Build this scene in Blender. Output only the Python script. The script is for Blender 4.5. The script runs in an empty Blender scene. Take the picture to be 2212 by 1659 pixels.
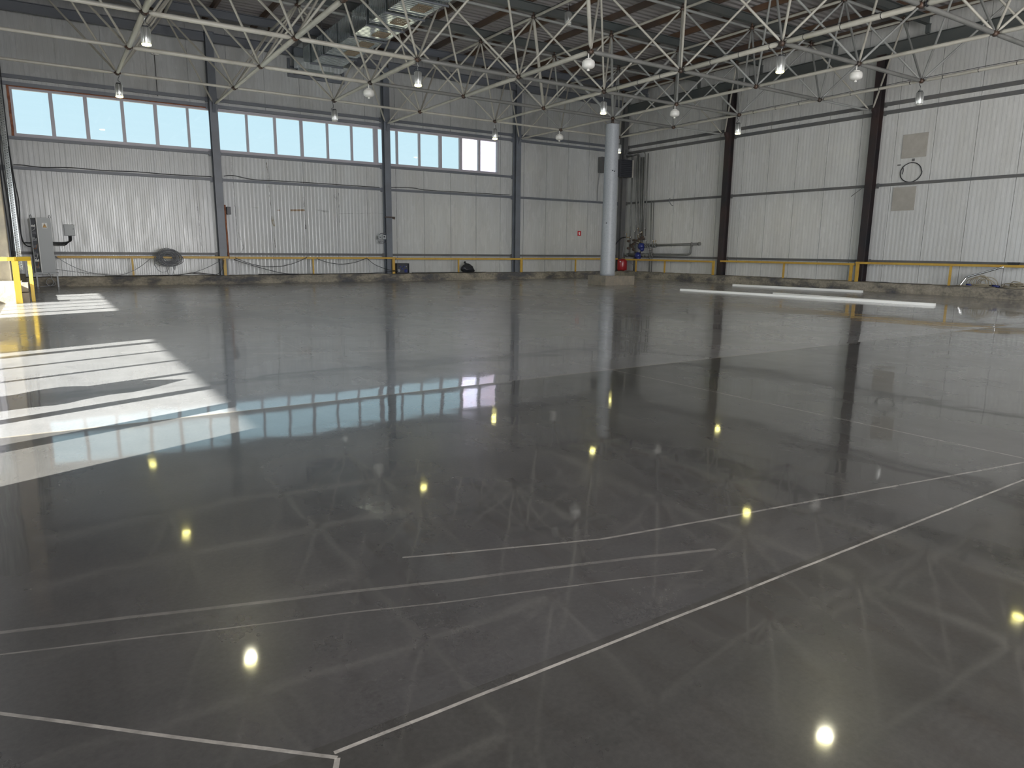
import bpy, math, random
from mathutils import Vector, Matrix, noise
random.seed(7)
D = bpy.data
SC = bpy.context.scene
COL = SC.collection
PI = math.pi

# ------------------------------------------------------------------ camera, world, sun, exposure
W_PX, H_PX, F_PX = 2212, 1659, 1506.8
CAM = Vector((-2.1303, -22.5984, 1.2211))
YAW, PITCH, ROLL = 0.9851, -0.1900, 0.0104
fwd = Vector((math.cos(PITCH) * math.cos(YAW), math.cos(PITCH) * math.sin(YAW), math.sin(PITCH)))
rt = Vector((math.sin(YAW), -math.cos(YAW), 0))
up = rt.cross(fwd)
rt2 = rt * math.cos(ROLL) + up * math.sin(ROLL)
up2 = up * math.cos(ROLL) - rt * math.sin(ROLL)
cam_d = D.cameras.new('camera')
cam = D.objects.new('camera', cam_d)
COL.objects.link(cam)
m = Matrix((rt2, up2, -fwd)).transposed().to_4x4()
m.translation = CAM
cam.matrix_world = m
cam_d.sensor_width = 36
cam_d.lens = F_PX / W_PX * 36
cam_d.clip_start = 0.05
cam_d.clip_end = 500
SC.camera = cam

def project(p):
    d = Vector(p) - CAM
    z = d.dot(fwd)
    if z < 0.1:
        return None
    return (W_PX / 2 + F_PX * d.dot(rt2) / z, H_PX / 2 - F_PX * d.dot(up2) / z, z)

SC.view_settings.view_transform = 'Standard'
SC.view_settings.look = 'None'
SC.view_settings.gamma = 1.0
SC.view_settings.use_curve_mapping = False
SC.view_settings.exposure = 0.14

world = D.worlds.new('sky')
SC.world = world
world.use_nodes = True
wn = world.node_tree
wn.nodes.clear()
wo = wn.nodes.new('ShaderNodeOutputWorld')
wb = wn.nodes.new('ShaderNodeBackground')
wr = wn.nodes.new('ShaderNodeValToRGB')
wc = wn.nodes.new('ShaderNodeTexCoord')
ws = wn.nodes.new('ShaderNodeSeparateXYZ')
wn.links.new(wc.outputs['Generated'], ws.inputs[0])
wn.links.new(ws.outputs['Z'], wr.inputs['Fac'])
wr.color_ramp.elements[0].position = 0.0
wr.color_ramp.elements[0].color = (0.72, 0.86, 0.92, 1)
wr.color_ramp.elements[1].position = 0.35
wr.color_ramp.elements[1].color = (0.56, 0.84, 0.97, 1)
wn.links.new(wr.outputs[0], wb.inputs['Color'])
wb.inputs['Strength'].default_value = 1.0
wn.links.new(wb.outputs[0], wo.inputs['Surface'])

SUN_DIR = Vector((0.93, 0.37, -0.53)).normalized()          # direction the light travels
sd = D.lights.new('sun', 'SUN')
sd.energy = 50.0
sd.angle = math.radians(0.55)
sd.color = (1.0, 0.93, 0.82)
sun = D.objects.new('sun', sd)
COL.objects.link(sun)
sun.rotation_euler = SUN_DIR.to_track_quat('-Z', 'Y').to_euler()

def area(name, loc, direction, sx, sy, power, color):
    ld = D.lights.new(name, 'AREA')
    ld.shape = 'RECTANGLE'
    ld.size, ld.size_y = sx, sy
    ld.energy = power
    ld.color = color
    o = D.objects.new(name, ld)
    COL.objects.link(o)
    o.location = loc
    o.rotation_euler = Vector(direction).to_track_quat('-Z', 'Y').to_euler()
    return o
# daylight in the west windows, plus added fill lights in made-up gates
area('south_fill', (4.0, -32.9, 2.6), (0, 1, 0.0), 11.6, 4.8, 2700, (1.0, 0.985, 1.0))  # added fill; the south gate is made up to brighten the hall
area('west_fill', (-3.25, -27.8, 2.6), (1, 0, 0.0), 8.0, 4.8, 850, (1.0, 0.985, 1.0))  # added fill; the west gate behind the camera is made up
area('west_window_daylight', (-3.33, -5.2, 1.56), (1, 0, 0), 5.9, 2.8, 200, (0.92, 0.96, 1.0))
area('west_window_daylight', (-3.33, -15.85, 1.56), (1, 0, 0), 5.6, 2.8, 200, (0.92, 0.96, 1.0))

# ------------------------------------------------------------------ materials
def mat(name, color, rough=0.5, metal=0.0, spec=0.5, coat=0.0, coat_rough=0.1):
    mm = D.materials.new(name)
    mm.use_nodes = True
    b = mm.node_tree.nodes['Principled BSDF']
    b.inputs['Base Color'].default_value = (*color, 1)
    b.inputs['Roughness'].default_value = rough
    b.inputs['Metallic'].default_value = metal
    b.inputs['Specular IOR Level'].default_value = spec
    b.inputs['Coat Weight'].default_value = coat
    b.inputs['Coat Roughness'].default_value = coat_rough
    return mm

class NT:
    """small helper for writing node graphs"""
    def __init__(s, mm):
        s.t = mm.node_tree
        s.b = s.t.nodes['Principled BSDF']
    def n(s, typ, **kw):
        x = s.t.nodes.new(typ)
        for k, v in kw.items():
            setattr(x, k, v)
        return x
    def l(s, a, b):
        s.t.links.new(a, b)
    def math(s, op, a, b=None, clamp=False):
        x = s.n('ShaderNodeMath', operation=op, use_clamp=clamp)
        for i, v in enumerate((a, b)):
            if v is None:
                continue
            if isinstance(v, (int, float)):
                x.inputs[i].default_value = v
            else:
                s.l(v, x.inputs[i])
        return x.outputs[0]
    def noise(s, vec, scale, detail=4, rough=0.55, dist=0.0):
        x = s.n('ShaderNodeTexNoise')
        x.inputs['Scale'].default_value = scale
        x.inputs['Detail'].default_value = detail
        x.inputs['Roughness'].default_value = rough
        x.inputs['Distortion'].default_value = dist
        s.l(vec, x.inputs['Vector'])
        return x.outputs['Fac']
    def mapping(s, vec, scale=(1, 1, 1), rot=(0, 0, 0), loc=(0, 0, 0)):
        x = s.n('ShaderNodeMapping')
        x.inputs['Scale'].default_value = scale
        x.inputs['Rotation'].default_value = rot
        x.inputs['Location'].default_value = loc
        s.l(vec, x.inputs['Vector'])
        return x.outputs[0]
    def ramp(s, fac, stops):
        x = s.n('ShaderNodeValToRGB')
        cr = x.color_ramp
        while len(cr.elements) < len(stops):
            cr.elements.new(0.5)
        for e, (p, c) in zip(cr.elements, stops):
            e.position = p
            e.color = (*c, 1) if len(c) == 3 else c
        s.l(fac, x.inputs[0])
        return x.outputs[0]
    def mix(s, fac, a, b, mode='MIX'):
        x = s.n('ShaderNodeMix', data_type='RGBA', blend_type=mode)
        if isinstance(fac, (int, float)):
            x.inputs[0].default_value = fac
        else:
            s.l(fac, x.inputs[0])
        for i, v in ((6, a), (7, b)):
            if isinstance(v, tuple):
                x.inputs[i].default_value = (*v, 1)
            else:
                s.l(v, x.inputs[i])
        return x.outputs[2]
    def geo(s):
        return s.n('ShaderNodeNewGeometry').outputs['Position']
    def bump(s, h, strength=0.3, distance=0.01):
        x = s.n('ShaderNodeBump')
        x.inputs['Strength'].default_value = strength
        x.inputs['Distance'].default_value = distance
        s.l(h, x.inputs['Height'])
        s.l(x.outputs[0], s.b.inputs['Normal'])
        return x

def worn(name, c1, c2, rough=0.5, metal=0.0, scale=3.0, stretch=(1, 1, 1), lo=0.35, hi=0.65, spec=0.5, bump=0.0, detail=6):
    mm = mat(name, c1, rough, metal, spec)
    t = NT(mm)
    v = t.mapping(t.geo(), scale=stretch)
    f = t.noise(v, scale, detail, 0.6)
    t.l(t.ramp(f, [(lo, c1), (hi, c2)]), t.b.inputs['Base Color'])
    if bump:
        t.bump(t.noise(v, scale * 5, 5, 0.65), bump, 0.01)
    return mm

M = {}
M['tube'] = worn('cream_painted_tube', (0.47, 0.455, 0.40), (0.36, 0.34, 0.29), 0.42, scale=2.2, lo=0.45, hi=0.75)
M['tube_grey'] = worn('half_shaded_tube', (0.33, 0.34, 0.33), (0.25, 0.25, 0.235), 0.42, scale=2.2, lo=0.45, hi=0.75)  # greyed copy of the cream tube, shade put into the colour
M['tube_shaded'] = worn('shaded_cream_tube', (0.19, 0.19, 0.18), (0.14, 0.145, 0.135), 0.42, scale=2.2, lo=0.45, hi=0.75)  # cream tube darkened: end-on shade of cross chords put into the colour
M['node'] = worn('dark_steel_node', (0.06, 0.055, 0.05), (0.11, 0.065, 0.045), 0.5, 0.4, scale=9)
M['beam'] = worn('slate_painted_steel', (0.085, 0.10, 0.10), (0.12, 0.125, 0.12), 0.45, scale=1.2)
M['beam_n'] = worn('blue_grey_painted_steel', (0.13, 0.145, 0.17), (0.16, 0.17, 0.19), 0.45, scale=1.2)
M['purlin'] = worn('rusty_purlin', (0.09, 0.07, 0.06), (0.15, 0.085, 0.05), 0.6, scale=0.8, stretch=(1, 0.6, 1))
M['col_n'] = worn('grey_column_paint', (0.16, 0.18, 0.21), (0.13, 0.14, 0.16), 0.4, scale=1.5)
M['col_e'] = worn('dark_column_paint', (0.022, 0.024, 0.028), (0.05, 0.032, 0.03), 0.35, scale=0.9)
M['girt'] = worn('girt_paint', (0.10, 0.105, 0.11), (0.14, 0.135, 0.13), 0.45, scale=1.5)
M['yellow'] = worn('yellow_rail_paint', (0.56, 0.36, 0.06), (0.44, 0.24, 0.05), 0.45, scale=3, lo=0.4, hi=0.8)
M['yellow_b'] = mat('bright_yellow_paint', (0.78, 0.52, 0.04), 0.4)
M['black'] = mat('black_rubber', (0.015, 0.016, 0.02), 0.45)
M['dark'] = mat('dark_plastic', (0.035, 0.037, 0.045), 0.4)
M['white'] = mat('white_plastic', (0.75, 0.74, 0.70), 0.35)
M['frame'] = mat('window_frame_pvc', (0.42, 0.40, 0.44), 0.35)
M['foam'] = worn('mounting_foam', (0.36, 0.15, 0.08), (0.20, 0.08, 0.05), 0.9, scale=12)
M['chrome'] = mat('chrome', (0.8, 0.8, 0.8), 0.12, 1.0)
M['alu'] = mat('aluminium', (0.62, 0.63, 0.62), 0.28, 0.85)
M['galv'] = worn('galvanised_sheet', (0.80, 0.86, 0.87), (0.68, 0.74, 0.75), 0.10, 0.9, scale=4)
M['grille'] = worn('duct_grille', (0.33, 0.25, 0.16), (0.22, 0.17, 0.12), 0.6, scale=5)
M['pipe'] = worn('grey_pipe_paint', (0.13, 0.135, 0.13), (0.18, 0.18, 0.17), 0.4, scale=3)
M['blue'] = mat('blue_pump_enamel', (0.02, 0.03, 0.16), 0.35)
M['red'] = mat('red_enamel', (0.30, 0.018, 0.022), 0.3)
M['brass'] = mat('brass', (0.35, 0.24, 0.10), 0.35, 0.8)
M['cab'] = mat('cabinet_grey', (0.34, 0.36, 0.37), 0.4)
M['cab_in'] = mat('cabinet_inside', (0.05, 0.055, 0.065), 0.6)
M['cable'] = mat('grey_cable', (0.17, 0.175, 0.19), 0.5)
M['cable_l'] = mat('light_grey_cable', (0.28, 0.29, 0.30), 0.5)
M['hose'] = mat('beige_hose', (0.34, 0.30, 0.22), 0.5)
M['bag'] = mat('black_polythene', (0.02, 0.022, 0.027), 0.3)
M['board'] = worn('beige_board', (0.42, 0.40, 0.36), (0.37, 0.35, 0.31), 0.7, scale=5)
M['profile'] = mat('white_profile_pvc', (0.85, 0.85, 0.82), 0.35)
M['sign_red'] = mat('sign_red', (0.45, 0.015, 0.02), 0.5)
M['sign_white'] = mat('sign_white', (0.8, 0.8, 0.78), 0.5)
M['sign_orange'] = mat('sign_orange', (0.60, 0.33, 0.06), 0.5)
M['orange_wire'] = mat('orange_wire', (0.55, 0.24, 0.07), 0.5)
M['blocker_mat'] = worn('blocker', (0.12, 0.13, 0.12), (0.2, 0.2, 0.18), 0.8, scale=3)
M['outside'] = worn('lilac_facade', (0.23, 0.18, 0.245), (0.18, 0.185, 0.27), 0.8, scale=0.4)
M['earth'] = worn('outside_ground', (0.18, 0.16, 0.13), (0.12, 0.12, 0.09), 0.9, scale=0.5)
M['stone'] = worn('rough_concrete_block', (0.27, 0.235, 0.18), (0.19, 0.17, 0.145), 0.85, scale=5, bump=0.6)
M['conc_l'] = worn('precast_concrete', (0.40, 0.345, 0.26), (0.30, 0.265, 0.215), 0.8, scale=3, bump=0.2)
M['board_wood'] = worn('rough_sawn_board', (0.33, 0.28, 0.20), (0.22, 0.18, 0.13), 0.8, scale=4, stretch=(1, 1, 6), bump=0.3)
M['brick'] = worn('red_brick_wood', (0.28, 0.17, 0.10), (0.20, 0.12, 0.07), 0.8, scale=6)

# round concrete column
M['column'] = worn('painted_round_column', (0.37, 0.39, 0.42), (0.29, 0.31, 0.335), 0.42, scale=22, lo=0.35, hi=0.7, bump=0.08)

# kerb: patched, stained concrete
mm = mat('stained_kerb_concrete', (0.25, 0.23, 0.2), 0.85)
t = NT(mm); g = t.geo()
f = t.noise(t.mapping(g, scale=(1, 1, 2.2)), 1.1, 8, 0.65)
c = t.ramp(f, [(0.38, (0.09, 0.09, 0.095)), (0.45, (0.16, 0.145, 0.125)), (0.53, (0.30, 0.27, 0.21)), (0.7, (0.40, 0.35, 0.28))])
f2 = t.noise(g, 14, 6, 0.7)
c = t.mix(t.ramp(f2, [(0.35, (0.6, 0.6, 0.6)), (0.6, (1, 1, 1))]), (0.05, 0.05, 0.05), c)
t.l(c, t.b.inputs['Base Color']); t.bump(f2, 0.5, 0.02)
M['kerb'] = mm

# wall panels
def wall_mat(name, base, dirt, joint_axis, marks=()):
    mm = mat(name, base, 0.24, 0, 0.5)
    t = NT(mm); g = t.geo()
    f = t.noise(t.mapping(g, scale=(1.2, 1.2, 0.25)), 1.6, 6, 0.6)
    c = t.ramp(f, [(0.3, dirt), (0.62, base)])
    sp = t.noise(t.mapping(g, scale=(2.2, 2.2, 1.2)), 3.2, 10, 0.75)
    spots = t.ramp(sp, [(0.735, (0, 0, 0)), (0.76, (1, 1, 1))])
    c = t.mix(t.math('MULTIPLY', spots, 0.6), c, (0.22, 0.21, 0.19))
    if marks:
        sp_ = t.n('ShaderNodeSeparateXYZ'); t.l(g, sp_.inputs[0])
        u = sp_.outputs[joint_axis]; z = sp_.outputs[2]
        wv = t.math('MULTIPLY', t.math('SUBTRACT', t.noise(g, 3.5, 5, 0.7), 0.5), 0.10)
        brk = t.ramp(t.noise(g, 7, 4, 0.7), [(0.42, (0.1,) * 3), (0.6, (1, 1, 1))])
        for u0, z0, u1, z1, wd, col, k in marks:
            L = math.hypot(u1 - u0, z1 - z0); ux, uz = (u1 - u0) / L, (z1 - z0) / L
            pu = t.math('SUBTRACT', u, u0); pz = t.math('SUBTRACT', z, z0)
            al = t.math('ADD', t.math('MULTIPLY', pu, ux), t.math('MULTIPLY', pz, uz))
            ac = t.math('ABSOLUTE', t.math('ADD', t.math('ADD', t.math('MULTIPLY', pu, -uz), t.math('MULTIPLY', pz, ux)), wv if k < 1 else t.math('MULTIPLY', wv, 0.2)))
            mk = t.math('MULTIPLY', t.math('LESS_THAN', ac, wd), t.math('MULTIPLY', t.math('GREATER_THAN', al, 0.0), t.math('LESS_THAN', al, L)))
            mk = t.math('MULTIPLY', mk, t.math('MULTIPLY', brk, k) if k < 1 else 0.9)
            c = t.mix(mk, c, col)
    t.l(c, t.b.inputs['Base Color'])
    r = t.noise(t.mapping(g, scale=(3, 3, 0.6)), 2.0, 3)
    t.l(t.ramp(r, [(0.3, (0.20,) * 3), (0.7, (0.32,) * 3)]), t.b.inputs['Roughness'])
    w = t.noise(t.mapping(g, scale=(1, 1, 0.5)), 2.2, 2)
    t.bump(w, 0.12, 0.012)
    return mm
M['wall_n'] = wall_mat('grey_ribbed_panel', (0.50, 0.515, 0.515), (0.46, 0.465, 0.455), 0, [
    (5.41, 2.53, 5.93, 2.56, 0.032, (0.24, 0.15, 0.07), 1), (4.95, 2.52, 5.04, 2.52, 0.02, (0.18, 0.12, 0.07), 1),
    (4.67, 4.14, 4.73, 2.58, 0.014, (0.10, 0.09, 0.06), 0.95), (4.75, 2.30, 4.81, 1.95, 0.045, (0.22, 0.18, 0.09), 0.95), (4.78, 1.75, 4.82, 1.20, 0.012, (0.12, 0.11, 0.1), 0.9),
    (5.90, 3.03, 5.92, 2.67, 0.018, (0.12, 0.10, 0.08), 0.95), (5.92, 2.20, 5.94, 1.89, 0.02, (0.07, 0.07, 0.07), 0.95),
    (3.58, 1.73, 3.73, 1.19, 0.022, (0.17, 0.17, 0.17), 0.95), (3.73, 1.19, 3.59, 0.98, 0.02, (0.17, 0.17, 0.17), 0.95), (3.49, 4.05, 3.55, 1.76, 0.012, (0.2, 0.2, 0.2), 0.9),
    (6.30, 2.57, 6.81, 2.55, 0.03, (0.2, 0.2, 0.19), 0.8), (7.23, 3.25, 7.22, 2.15, 0.015, (0.16, 0.16, 0.16), 0.9), (7.05, 3.16, 7.20, 2.91, 0.05, (0.25, 0.25, 0.24), 0.8),
    (7.24, 2.49, 9.0, 2.56, 0.01, (0.25, 0.25, 0.24), 0.8), (2.33, 2.55, 2.37, 1.18, 0.014, (0.2, 0.2, 0.2), 0.9), (3.95, 2.58, 4.34, 2.57, 0.012, (0.25, 0.25, 0.24), 0.8)])
M['wall_e'] = wall_mat('white_ribbed_panel', (0.60, 0.605, 0.595), (0.55, 0.55, 0.53), 1)
M['roof'] = worn('roof_sheet', (0.42, 0.40, 0.40), (0.33, 0.315, 0.315), 0.45, scale=0.7, metal=0.0)

# thin glass: clear, with a faint reflection
mm = D.materials.new('window_glass'); mm.use_nodes = True
nt = mm.node_tree; nt.nodes.clear()
o_ = nt.nodes.new('ShaderNodeOutputMaterial'); mx = nt.nodes.new('ShaderNodeMixShader')
tr = nt.nodes.new('ShaderNodeBsdfTransparent'); gl = nt.nodes.new('ShaderNodeBsdfGlossy')
fr = nt.nodes.new('ShaderNodeFresnel'); fr.inputs[0].default_value = 1.35
tr.inputs[0].default_value = (0.93, 0.97, 0.98, 1); gl.inputs['Roughness'].default_value = 0.02
nt.links.new(fr.outputs[0], mx.inputs[0]); nt.links.new(tr.outputs[0], mx.inputs[1]); nt.links.new(gl.outputs[0], mx.inputs[2])
nt.links.new(mx.outputs[0], o_.inputs[0])
M['glass'] = mm

# lamp lens
mm = D.materials.new('lamp_lens_lit'); mm.use_nodes = True
b = mm.node_tree.nodes['Principled BSDF']
b.inputs['Base Color'].default_value = (0.8, 0.8, 0.7, 1)
b.inputs['Emission Color'].default_value = (1.0, 0.90, 0.26, 1)
b.inputs['Emission Strength'].default_value = 26
M['lens_on'] = mm
M['lens_off'] = mat('lamp_lens_unlit', (0.6, 0.6, 0.55), 0.3)

# polished concrete floor
mm = mat('polished_concrete', (0.06, 0.06, 0.06), 0.3, 0, 0.5, coat=0.85, coat_rough=0.05)
t = NT(mm); g = t.geo()
t.b.inputs['Coat IOR'].default_value = 1.52
big = t.noise(g, 0.28, 5, 0.6, 0.4)
c = t.ramp(big, [(0.32, (0.140, 0.136, 0.150)), (0.68, (0.21, 0.204, 0.222))])
mot = t.noise(t.mapping(g, scale=(1.4, 0.8, 1)), 1.7, 9, 0.68, 0.6)
c = t.mix(0.55, c, t.ramp(mot, [(0.3, (0.10, 0.097, 0.103)), (0.7, (0.262, 0.255, 0.268))]))
fine = t.noise(g, 55, 4, 0.7)
c = t.mix(0.35, c, t.ramp(fine, [(0.3, (0.08, 0.08, 0.08)), (0.72, (0.27, 0.267, 0.265))]))
# trowel streaks running with the screed bays
st = t.noise(t.mapping(g, scale=(0.35, 7.0, 1), rot=(0, 0, 0.12)), 1.0, 5, 0.6, 1.2)
c = t.mix(t.ramp(st, [(0.56, (0, 0, 0)), (0.72, (0.14,) * 3)]), c, (0.26, 0.255, 0.25))
st2 = t.noise(t.mapping(g, scale=(5.0, 0.22, 1), rot=(0, 0, -0.25)), 1.0, 5, 0.6, 1.5)
c = t.mix(t.ramp(st2, [(0.57, (0, 0, 0)), (0.75, (0.12,) * 3)]), c, (0.25, 0.25, 0.24))
sep = t.n('ShaderNodeSeparateXYZ'); t.l(g, sep.inputs[0])
X, Y = sep.outputs[0], sep.outputs[1]
wob = t.math('MULTIPLY', t.math('SUBTRACT', t.noise(g, 1.3, 3), 0.5), 0.03)
def seg_line(x0, y0, x1, y1, wd, wobble=1.0):
    """mask of a thin line from (x0,y0) to (x1,y1) on the slab"""
    L = math.hypot(x1 - x0, y1 - y0); ux, uy = (x1 - x0) / L, (y1 - y0) / L
    px = t.math('SUBTRACT', X, x0); py = t.math('SUBTRACT', Y, y0)
    along = t.math('ADD', t.math('MULTIPLY', px, ux), t.math('MULTIPLY', py, uy))
    across = t.math('ADD', t.math('MULTIPLY', px, -uy), t.math('MULTIPLY', py, ux))
    across = t.math('ABSOLUTE', t.math('ADD', across, t.math('MULTIPLY', wob, wobble)))
    a = t.math('LESS_THAN', across, wd)
    b1 = t.math('GREATER_THAN', along, 0.0); b2 = t.math('LESS_THAN', along, L)
    return t.math('MULTIPLY', a, t.math('MULTIPLY', b1, b2))
# the near pour is a darker, browner slab than the one beyond the joint
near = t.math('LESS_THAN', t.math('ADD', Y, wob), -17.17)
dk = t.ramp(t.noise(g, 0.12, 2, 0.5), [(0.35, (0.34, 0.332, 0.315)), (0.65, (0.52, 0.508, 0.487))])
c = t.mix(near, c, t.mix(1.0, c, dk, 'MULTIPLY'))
east_darken = t.math('MULTIPLY', near, t.math('MULTIPLY', t.math('SUBTRACT', X, 0.5), 0.35, True), True)  # slab darker eastward; shade put into the colour against the fill light
c = t.mix(east_darken, c, t.mix(1.0, c, (0.27, 0.272, 0.25), 'MULTIPLY'))
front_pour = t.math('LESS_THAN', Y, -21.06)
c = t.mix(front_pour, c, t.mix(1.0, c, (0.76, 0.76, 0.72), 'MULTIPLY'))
joint_noise = t.ramp(t.noise(g, 9, 4, 0.7), [(0.3, (0.35,) * 3), (0.6, (1, 1, 1))])
def paint(c, mask, col, strength, broken=True):
    k = t.math('MULTIPLY', mask, strength)
    if broken:
        k = t.math('MULTIPLY', k, joint_noise)
    return t.mix(k, c, col)
pale = (0.46, 0.43, 0.39)
c = paint(c, seg_line(-1.65, -21.10, 21, -21.02, 0.006, 0.5), pale, 0.9)
c = paint(c, seg_line(-3.1, -19.78, -1.65, -21.12, 0.006, 0.4), pale, 0.8)
c = paint(c, seg_line(-1.65, -21.12, -1.9, -21.6, 0.007, 0.4), pale, 0.8)
c = paint(c, seg_line(-3.1, -17.17, 21, -17.17, 0.016, 0.9), (0.26, 0.23, 0.19), 0.75)
c = paint(c, seg_line(2.72, -17.2, 2.76, -21.05, 0.008, 0.5), pale, 0.55)
c = paint(c, seg_line(1.8, -9.8, 2.73, -17.3, 0.012, 1), pale, 0.3)
c = paint(c, seg_line(-3.1, -9.2, 8.0, -10.4, 0.018, 1), pale, 0.35)
c = paint(c, seg_line(-1.04, -20.17, -0.24, -20.46, 0.006, 0.6), pale, 0.55)
c = paint(c, seg_line(-0.24, -20.46, 2.7, -20.95, 0.007, 0.8), pale, 0.6)
c = paint(c, seg_line(-2.5, -19.95, 0.1, -20.79, 0.010, 1), pale, 0.28)
c = paint(c, seg_line(-2.5, -20.10, -0.1, -20.9, 0.004, 1), pale, 0.35)
c = paint(c, seg_line(-2.9, -13.0, 3.4, -14.6, 0.009, 1), pale, 0.25)
c = paint(c, seg_line(-3.1, -3.8, 21, -3.8, 0.02, 1), pale, 0.25)
c = paint(c, seg_line(8.7, 2.8, 8.7, -17, 0.012, 1), pale, 0.22)
c = paint(c, seg_line(-1.0, -9.5, 0.4, -13.2, 0.006, 3), pale, 0.45, False)
c = paint(c, seg_line(0.4, -13.2, 0.3, -16.8, 0.006, 4), pale, 0.4, False)
c = paint(c, seg_line(-0.2, -14.2, 1.6, -14.9, 0.05, 4), pale, 0.3)
t.l(c, t.b.inputs['Base Color'])
rn = t.noise(t.mapping(g, scale=(1, 0.6, 1)), 0.8, 6, 0.65)
t.l(t.ramp(rn, [(0.3, (0.22,) * 3), (0.7, (0.34,) * 3)]), t.b.inputs['Roughness'])
north = t.ramp(t.math('MULTIPLY', t.math('ADD', Y, 20.0), 0.1), [(0.55, (0, 0, 0)), (1.0, (1, 1, 1))])   # wear grows towards the far bays
cr_ = t.math('ADD', t.ramp(rn, [(0.3, (0.035,) * 3), (0.75, (0.065,) * 3)]), t.math('MULTIPLY', north, 0.085))
t.l(cr_, t.b.inputs['Coat Roughness'])
dust = t.ramp(t.noise(t.mapping(g, scale=(0.5, 1.6, 1)), 1.1, 7, 0.65), [(0.35, (0.85,) * 3), (0.65, (1, 1, 1))])
t.l(t.math('MULTIPLY', t.math('SUBTRACT', 1.0, t.math('MULTIPLY', north, 0.66)), dust), t.b.inputs['Coat Weight'])
h1 = t.math('ADD', t.noise(g, 0.9, 2, 0.5), t.math('MULTIPLY', t.noise(g, 3.2, 2, 0.5), 0.10))
h2 = t.noise(g, 30, 3, 0.6)
hj = t.math('MULTIPLY', t.math('EXPONENT', t.math('MULTIPLY', t.math('ABSOLUTE', t.math('ADD', Y, 17.17)), -4.0)), -0.8)
hh = t.math('ADD', t.math('ADD', h1, t.math('MULTIPLY', h2, 0.004)), hj)
bn = t.bump(hh, 1.0, 0.0042)
t.l(bn.outputs[0], t.b.inputs['Coat Normal'])
M['floor'] = mm

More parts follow.
